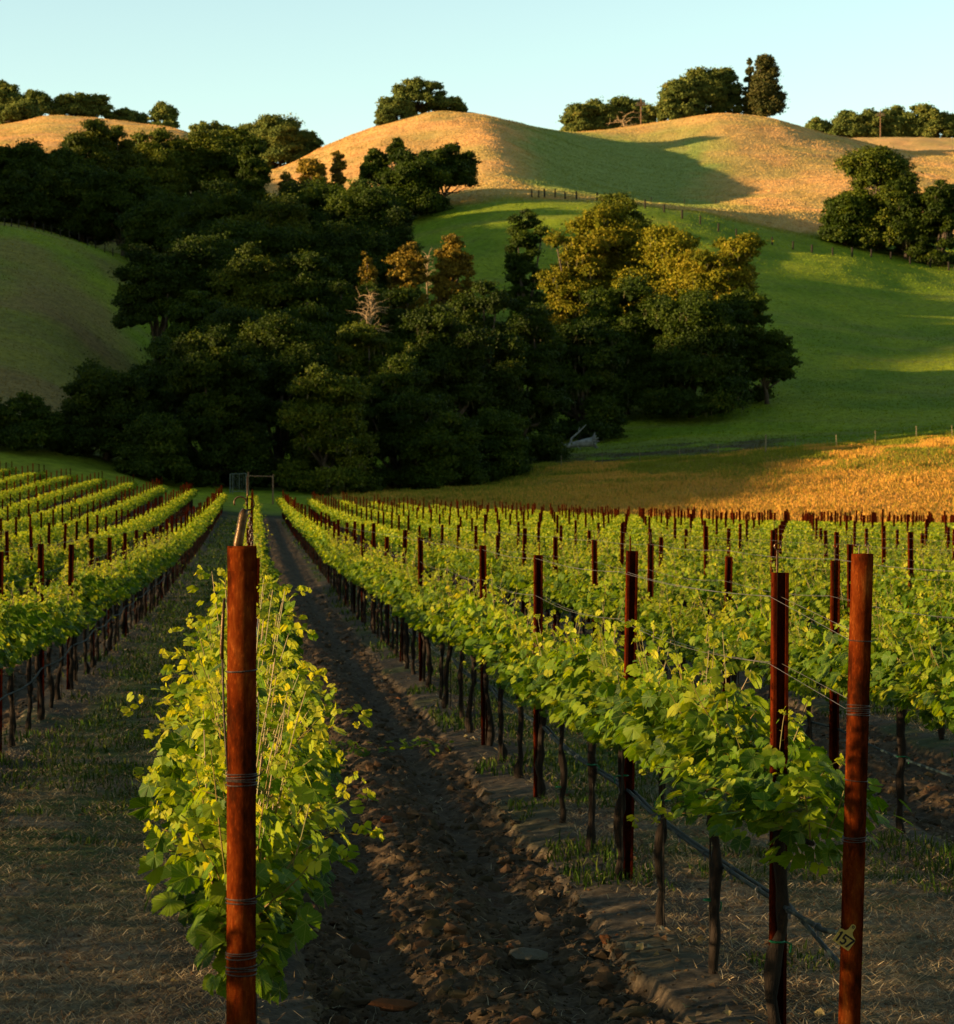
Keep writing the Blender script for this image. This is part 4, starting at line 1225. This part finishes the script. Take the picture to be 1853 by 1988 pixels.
TREES = [
    # the belt of oaks along the far end of the vines
    (30, 190, 762, 200, 'low dark oak at the left edge behind the vine rows', 'oak', .02),
    (205, 193, 702, 205, 'rounded dark oak below the brown left slope, second from the left edge', 'oak', .02),
    (330, 204, 655, 190, 'dark oak rising behind the rounded oak by the left slope', 'oak', .05),
    (420, 194, 640, 210, 'dark oak left of the field gate', 'oak', .03),
    (300, 188, 800, 150, 'small dark bushy oak low behind the left vine rows', 'oak', .0),
    (540, 204, 612, 230, 'wide oak standing right above the field gate', 'oak', .05),
    (640, 192, 705, 190, 'low olive oak right of the gate with yellow lit clumps', 'bright', .0, 260),
    (700, 208, 625, 170, 'oak with sunlit yellow crown beneath the pale dead snag', 'bright', .15, 200),
    (770, 199, 690, 190, 'oak draped in grey lichen at the end of the centre rows', 'oak', .05, 420),
    (850, 212, 590, 210, 'tall dark oak between the lichen draped oak and the shadowed hollow', 'oak', .05, 200),
    (930, 222, 545, 210, 'dark oak below the orange trees at the middle of the wood', 'oak', .08, 120),
    (1010, 226, 590, 190, 'dark oak just left of the great sunlit oak', 'oak', .05, 200),
    (860, 196, 800, 160, 'low shadowed oak where the grassy bank meets the wood', 'oak', .0),
    (960, 205, 790, 150, 'deeply shaded low oak left of the fallen dead tree', 'oak', .0),
    # middle of the wood
    (302, 264, 478, 165, 'leftmost tall oak of the middle wood beside the left slope', 'oak', .36),
    (385, 245, 562, 150, 'oak filling the lower left of the middle wood', 'oak', .25),
    (400, 268, 455, 200, 'tall green oak in the left middle of the wood', 'oak', .3),
    (500, 262, 475, 200, 'broad green oak in the centre of the wood', 'bright', .25),
    (470, 235, 600, 200, 'oak crown just above the gate side oaks', 'oak', .2),
    (600, 262, 488, 190, 'broad dark oak right of the wood centre', 'oak', .25),
    (690, 258, 545, 170, 'dark oak beneath the leftmost orange tree', 'oak', .2),
    (590, 228, 590, 170, 'green oak crown behind the oak above the gate', 'oak', .2),
    (790, 250, 560, 190, 'dark oak beneath the middle orange tree', 'oak', .2),
    (712, 284, 488, 52, 'slim orange lit tree, leftmost of the three orange trees', 'warm', .35),
    (790, 285, 468, 86, 'orange lit tree in the middle of the three orange trees', 'warm', .35),
    (878, 287, 455, 98, 'widest orange lit tree, rightmost of the three orange trees', 'warm', .35),
    # upper wood
    (240, 372, 335, 190, 'oak on the shoulder above the left slope fence', 'oak', .2),
    (330, 350, 372, 190, 'dark oak in the upper wood near the left slope', 'oak', .15),
    (420, 340, 352, 200, 'dark oak in the middle of the upper wood', 'oak', .15),
    (520, 335, 380, 200, 'green grey oak in the upper wood with lichen', 'bright', .15, 160),
    (610, 360, 345, 190, 'smooth dark oak of the upper wood', 'oak', .15),
    (700, 352, 345, 190, 'large rounded oak below the golden knoll', 'oak', .12),
    (755, 335, 405, 130, 'oak at the right edge of the upper wood beside green pasture', 'oak', .1),
    (450, 318, 425, 190, 'oak between the upper wood and the middle wood', 'oak', .2),
    (570, 320, 440, 180, 'oak below the smooth dark oak of the upper wood', 'oak', .2),
    (670, 320, 430, 190, 'oak above the leftmost orange tree', 'oak', .15),
    (25, 385, 278, 190, 'dark oak at the left edge below the far golden ridge', 'oak', .05),
    (100, 392, 282, 170, 'dark spreading oak above the left hill fence', 'oak', .05),
    (172, 400, 228, 120, 'tall oak catching sun with its crown before the far golden ridge', 'bright', .15),
    (235, 405, 242, 90, 'slender sunlit oak right of the tall crown at far left', 'bright', .15),
    (60, 372, 330, 160, 'dark oak just behind the crest of the left slope', 'oak', .05),
    (160, 375, 325, 150, 'dense dark oak behind the top of the left slope', 'oak', .05),
    (300, 430, 250, 140, 'sun touched oak on the upper left of the wood', 'bright', .1),
    (380, 440, 254, 130, 'sun touched oak at the top of the wood skyline', 'bright', .1),
    (455, 440, 245, 130, 'oak with brownish crown below the skyline', 'bright', .1),
    (490, 425, 282, 80, 'oak whose right side meets the golden knoll', 'oak', .1),
    (604, 452, 304, 66, 'thin bronze tree in front of the golden knoll', 'warm', .2),
    (655, 448, 292, 36, 'slender bronze tree beside the thin one on the knoll', 'warm', .2),
    (556, 440, 334, 50, 'low bronze bush at the foot of the golden knoll', 'warm', .1),
    (865, 436, 277, 140, 'dark spreading oak on the golden knoll slope', 'oak', .22, 160),
    (800, 428, 292, 150, 'dense dark oak left of the spreading oak on the knoll', 'oak', .05),
    (728, 430, 286, 62, 'small oak leaning out left of the dense oak on the knoll', 'oak', .45),
    (768, 440, 266, 42, 'small rounded crown poking above the dense oak on the knoll', 'oak', .6),
    # behind the wood, on the skyline
    (540, 640, 222, 125, 'broad oak on the skyline left of the golden knoll', 'oak', .05),
    (492, 650, 232, 70, 'oak on the skyline at the left of the broad one', 'oak', .05),
    (598, 650, 252, 60, 'low oak where the skyline meets the golden knoll', 'oak', .0),
    (400, 720, 235, 76, 'rounded oak on the skyline above the upper wood', 'oak', .0),
    (440, 725, 242, 50, 'small skyline oak right of the rounded one', 'oak', .0),
    (8, 850, 156, 84, 'tall oak at the very left of the far ridge', 'bright', .05),
    (68, 845, 176, 78, 'rounded oak on the far left ridge', 'bright', .1),
    (25, 822, 196, 110, 'brownish oak in front on the far left ridge', 'bright', .0),
    (140, 850, 179, 84, 'dark oak on top of the far left ridge', 'oak', .02),
    (184, 852, 182, 70, 'sunlit oak beside the dark one on the far left ridge', 'bright', .04),
    (238, 860, 208, 66, 'low oak on the far left ridge between two taller trees', 'oak', .0),
    (272, 862, 219, 42, 'low hedge like oak on the far left ridge', 'oak', .0),
    (318, 848, 198, 60, 'lone rounded oak at the right end of the far left ridge', 'bright', .05),
    (812, 622, 152, 112, 'tallest oak on top of the golden knoll', 'bright', .1),
    (770, 618, 180, 72, 'bushy oak at the left on top of the golden knoll', 'bright', .0),
    (862, 622, 184, 74, 'low brown bushy oak at the right on top of the golden knoll', 'bright', .0),
    (748, 612, 205, 40, 'small bush at the left end of the golden knoll trees', 'oak', .0),
    (893, 628, 202, 30, 'tiny bush at the right end of the golden knoll trees', 'oak', .0),
    (1125, 745, 200, 72, 'low oak at the left of the saddle grove', 'bright', .0),
    (1165, 748, 194, 84, 'rounded oak in the saddle grove', 'bright', .0),
    (1215, 752, 188, 84, 'tallest oak of the saddle grove, behind the utility pole', 'bright', .05),
    (1258, 748, 202, 60, 'oak at the right end of the saddle grove', 'oak', .0),
    (1322, 697, 148, 84, 'spreading oak at the left of the hilltop grove', 'oak', .04),
    (1300, 694, 180, 46, 'low oak beneath the left side of the hilltop grove', 'bright', .0),
    (1368, 700, 132, 84, 'wide dark oak in the hilltop grove', 'oak', .0),
    (1412, 704, 128, 70, 'dark oak next to the tall conifer on the hilltop', 'oak', .0),
    (1487, 696, 104, 86, 'tall broad conifer at the right of the hilltop grove', 'conif', .0),
    (1456, 702, 110, 34, 'narrow pointed conifer left of the tall broad one', 'conif', .0),
    (1473, 708, 106, 24, 'thin conifer spike between the pointed and broad conifers', 'conif', .0),
    (1590, 868, 226, 56, 'low oak at the left end of the far right ridge', 'oak', .0),
    (1642, 866, 210, 80, 'rounded oak on the far right ridge', 'oak', .0),
    (1692, 866, 212, 72, 'oak left of the utility pole on the far right ridge', 'oak', .0),
    (1740, 868, 204, 76, 'oak right of the utility pole on the far right ridge', 'oak', .0),
    (1785, 868, 201, 74, 'tallest oak of the far right ridge', 'oak', .0),
    (1822, 862, 209, 62, 'brownish oak on the far right ridge', 'bright', .0),
    (1852, 866, 220, 44, 'oak at the right edge of the far ridge', 'oak', .0),
    (1708, 432, 278, 160, 'great rounded oak at the right with a sunlit top', 'bright', .06, 120),
    (1640, 430, 372, 100, 'low dark oak hugging the left foot of the great rounded oak', 'oak', .0),
    (1760, 428, 345, 110, 'drooping dark oak right of the great rounded oak', 'oak', .03, 80),
    (1825, 424, 345, 90, 'dark oak at the right edge beside the drooping oak', 'oak', .03, 60),
    # the great oak beside the pasture
    (1168, 292, 396, 220, 'upper left crown of the great sunlit oak clump', 'gold', .18, 300),
    (1205, 298, 374, 130, 'topmost round crown of the great sunlit oak clump', 'bright', .3, 100),
    (1112, 286, 452, 150, 'far left oak of the great sunlit clump with glowing lichen', 'gold', .2, 300),
    (1305, 284, 436, 250, 'middle oak of the great sunlit clump', 'gold', .15, 300),
    (1408, 276, 458, 170, 'right hand crown of the great sunlit clump', 'gold', .15, 200),
    (1215, 268, 540, 220, 'shaded oak in front of the great sunlit clump, left', 'oak', .02, 250),
    (1345, 262, 560, 220, 'shaded oak in front of the great sunlit clump, centre', 'oak', .02, 200),
    (1430, 272, 560, 130, 'shaded oak on the pasture side of the great clump', 'oak', .08, 80),
    (1490, 270, 640, 120, 'low dark limb tree reaching into the green pasture', 'oak', .22),
    (1130, 250, 620, 170, 'dark oak above the fallen dead tree', 'oak', .02, 150),
    (1022, 325, 402, 92, 'small dark oak standing before the green pasture, left of the great clump', 'oak', .02),
]
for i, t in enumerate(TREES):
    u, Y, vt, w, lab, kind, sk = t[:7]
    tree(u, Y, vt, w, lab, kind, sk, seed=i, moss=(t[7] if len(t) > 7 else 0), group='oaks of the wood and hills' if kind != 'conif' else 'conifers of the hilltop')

M['lit'] = simple('sunlit_snag_bark', (.34, .24, .13), (.5, .36, .20), 3, .9, 0, .4)  # warm sunlight on the bare snags put into the bark tone
def snag(u, Y, vb, vt, wpx, label, m_, n=26, seed=1, name='dead_tree', r0=.12):
    r = np.random.default_rng(seed)
    x, y, g = at(u, Y)
    z0 = CAMZ + (VH - vb) / F * Y; z1 = CAMZ + (VH - vt) / F * Y; w = wpx / F * Y
    b = MB(); h = z1 - g
    p = [np.array([0, 0, -.3]), np.array([.05 * w, 0, (z0 - g)]), np.array([-.05 * w, 0, (z0 - g) * .4 + h * .6]), np.array([.08 * w, 0, h])]
    b.tube(p, [r0 * 1.5, r0, r0 * .6, r0 * .15], 7)
    for j in range(n):
        t = r.uniform(.1, 1); a = p[1] * (1 - t) + p[3] * t
        e = a + np.array([r.normal(0, w * .28), r.normal(0, w * .2), r.uniform(-.05, .22) * (z1 - z0)])
        m1 = (a + e) / 2 + np.array([0, 0, .04 * (z1 - z0)])
        b.tube([a, m1, e], [r0 * .4, r0 * .28, r0 * .1], 4)
        for q in range(3):
            e2 = e + r.normal(0, .1, 3) * w; b.tube([m1 * .4 + e * .6, e2], [r0 * .18, r0 * .06], 3)
    o = link(name, None, loc=(x, y, g), label=label, category='dead tree')
    link('branches', b.data('branches', m_), o)
    return o
snag(715, 222, 672, 575, 70, 'pale dead snag glowing in the sun at the middle of the wood', M['lit'], 60, 5, r0=.09)
snag(829, 292, 580, 495, 30, 'bare pale trunk between two orange trees', M['lit'], 30, 6, r0=.09)
snag(1212, 735, 252, 222, 60, 'bare leaning dead tree below the saddle grove', M['lit'], 16, 8, r0=.22)

# fallen dead tree by the bank
def fallen():
    r = np.random.default_rng(4)
    x, y, g = at(1110, 237)
    o = link('fallen_tree', None, loc=(x, y, g), label='fallen bleached dead tree with upturned root lying on the grass', category='dead tree')
    b = MB(); b.tube([(-2.2, 0, .15), (-.8, .1, .45), (.6, 0, .75), (2.1, -.1, .95)], [.12, .22, .34, .5], 9)
    link('trunk', b.data('trunk', M['deadwood'], smooth=True), o)
    b = MB()
    for j in range(16):
        a = r.uniform(0, 2 * np.pi); e = np.array([2.2 + r.uniform(0, .5), np.cos(a) * r.uniform(.5, 1.0), 1.0 + np.sin(a) * r.uniform(.6, 1.2)])
        b.tube([(2.0, -.1, .95), (2.2, e[1] * .5, .95 + (e[2] - .95) * .5), e], [.2, .14, .03], 5)
    link('root_plate', b.data('root_plate', M['deadwood'], smooth=True), o)
    b = MB()
    for j in range(22):
        s = r.uniform(-2.2, .8); e = np.array([s + r.uniform(-1.2, .6), r.normal(0, .6), r.uniform(.1, 1.0)])
        b.tube([(s, 0, .5), (np.array([s, 0, .5]) + e) / 2 + np.array([0, 0, .1]), e], [.09, .06, .02], 4)
    b.tube([(-.1, 0, .6), (.0, 0, 1.3), (.7, 0, 1.9), (1.3, 0, 2.5), (1.5, 0, 2.7)], [.13, .10, .08, .05, .02], 5)
    b.tube([(.7, 0, 1.9), (.8, .1, 2.4)], [.06, .02], 4)
    link('branches', b.data('branches', M['deadwood']), o)
fallen()

# ------------------------------------------------------------------ fences
def find_Y(u, v, lo, hi):
    ys = np.arange(lo, hi, 1.0); x = (u - UV0) / F * ys
    vv = VH - F * (H(x, ys) - CAMZ) / ys
    return float(ys[np.argmin(np.abs(vv - v))])
def fence(pts, h, r, m_, label, wires_=(.35, .7, .95), name='wire_fence', var=.1):
    x, y, z = zip(*[at(u, Y) for u, Y in pts])
    o = link(name, None, loc=(x[0], y[0], z[0]), label=label, category='fence')
    for i in range(len(pts)):
        b = MB(); hh = h * RNG.uniform(1 - var, 1 + var)
        lx = RNG.normal(0, .04) * hh
        b.tube([(0, 0, -.3), (lx * .5, 0, hh * .5), (lx, 0, hh)], r * RNG.uniform(.85, 1.2), 6)
        link('post', b.data('post', m_), o, loc=(x[i] - x[0], y[i] - y[0], z[i] - z[0]))
    for wz in wires_:
        b = MB(); b.tube([(x[i] - x[0], y[i] - y[0] - .05, z[i] - z[0] + h * wz) for i in range(len(pts))], .004 + .00001 * y[0], 3, cap=False)
        link('wire', b.data('wire', M['tiewire']), o)
    return o
fence([(u, 207 + 1.5 * math.sin(u / 200)) for u in (640, 715, 790, 877, 945, 1010, 1090, 1170, 1243, 1320, 1395, 1487, 1545, 1625, 1700, 1780, 1850, 1925)], 1.15, .028, M['stake'], 'thin wire fence on stakes along the crest of the golden bank')
b_ = MB(); b_.tube([(0, 0, -.3), (.02, 0, 1.6)], .06, 8); x_, y_, z_ = at(1487, 203)
link('fence_stake', b_.data('fence_stake', M['stake']), loc=(x_, y_, z_), label='taller wooden stake standing in the golden grass of the bank', category='stake')
fp_ = [(1033, 383), (1046, 383), (1058, 383), (1078, 384), (1098, 386), (1120, 387), (1160, 390), (1205, 396), (1253, 404), (1290, 412), (1325, 424), (1360, 436), (1395, 449), (1430, 461), (1465, 469), (1500, 476),
       (1540, 484), (1577, 491), (1617, 496), (1655, 498), (1692, 499), (1730, 503), (1768, 512), (1807, 519), (1843, 524), (1880, 530)]
fence([(u, find_Y(u, v, 385, 445)) for u, v in fp_], 1.5, .15, M['fpost'], 'dark wooden post fence crossing the green pasture', (.85,))
fence([(u, find_Y(u, v, 440, 500)) for u, v in [(1200, 386), (1265, 388), (1330, 391), (1390, 394), (1450, 396), (1510, 398), (1565, 399), (1600, 399), (1650, 398)]], 1.1, .07, M['fpost'], 'faint fence at the foot of the golden hills', (.8,))
fence([(u, 334.0 + .02 * u) for u in (-8, 9, 22, 36, 52, 68, 84, 100, 117, 135, 153, 170, 186, 203, 219)], 1.2, .07, M['fpost'], 'post and wire fence along the top of the left slope', (.9,))

# ------------------------------------------------------------------ gate, poles
def gate():
    Y = 177.0
    X = lambda u: (u - UV0) / F * Y
    g = Hs(X(480), Y)
    Z = lambda v: CAMZ + (VH - v) / F * Y - g
    o = link('field_gate', None, loc=(0, Y, g), label='grey green metal field gate at the end of the centre row', category='gate')
    b = MB()
    zt, zb = Z(919), Z(958)
    b.tube([(X(447), .4, zb), (X(447), .4, zt - .03)], .04, 6); b.tube([(X(452), .4, zb), (X(452), .4, zt - .03)], .04, 6)
    b.tube([(X(478), 0, zb), (X(478), 0, zt)], .04, 6)
    b.tube([(X(447), .4, zt - .04), (X(478), 0, zt)], .03, 6); b.tube([(X(447), .4, zb + .15), (X(478), 0, zb + .15)], .03, 6)
    link('frame', b.data('frame', M['gatem']), o)
    b = MB()
    for i in range(1, 7):
        f_ = i / 7; b.tube([(X(447) * (1 - f_) + X(478) * f_, .4 * (1 - f_), zb + .15), (X(447) * (1 - f_) + X(478) * f_, .4 * (1 - f_), zt - .03)], .012 if i != 4 else .03, 5)
    link('bars', b.data('bars', M['gatem']), o)
    o = link('fence_brace', None, loc=(0, Y, g), label='wooden brace of two posts and a rail right of the field gate', category='fence brace')
    for u, v in ((482, 916), (530, 921)):
        b = MB(); b.tube([(X(u), -.1, -.4), (X(u), -.1, Z(v))], .055, 8); link('post', b.data('post', M['pole']), o)
    b = MB(); b.tube([(X(482), -.1, Z(924)), (X(530), -.1, Z(925))], .04, 8); link('rail', b.data('rail', M['pole']), o)
gate()
def pole(u, Y, vt, label):
    x, y, g = at(u, Y); h = CAMZ + (VH - vt) / F * Y - g
    o = link('utility_pole', None, loc=(x, y, g), label=label, category='utility pole')
    b = MB(); b.tube([(0, 0, -.5), (0, 0, h)], [.20, .13], 8); link('pole', b.data('pole', M['pole']), o)
    for dz in (1.6, 2.2):
        b = MB(); b.box((0, -.2, h - dz), (2.6 if dz < 2 else 3.4, .16, .18)); c = link('crossarm', b.data('crossarm', M['pole']), o)
        for dx in (-1.1, -.5, .5, 1.1):
            i_ = MB(); i_.tube([(dx, -.2, h - dz + .08), (dx, -.2, h - dz + .38)], [.07, .05], 6); link('insulator', i_.data('insulator', M['deadwood']), c)
    b = MB(); b.box((.0, -.2, h - 6.2), (1.3, .12, .16)); link('crossarm', b.data('crossarm', M['pole']), o)
pole(1245, 716, 190, 'thin utility pole on the saddle in front of the grove')
pole(1710, 838, 212, 'thin utility pole on the far right ridge')
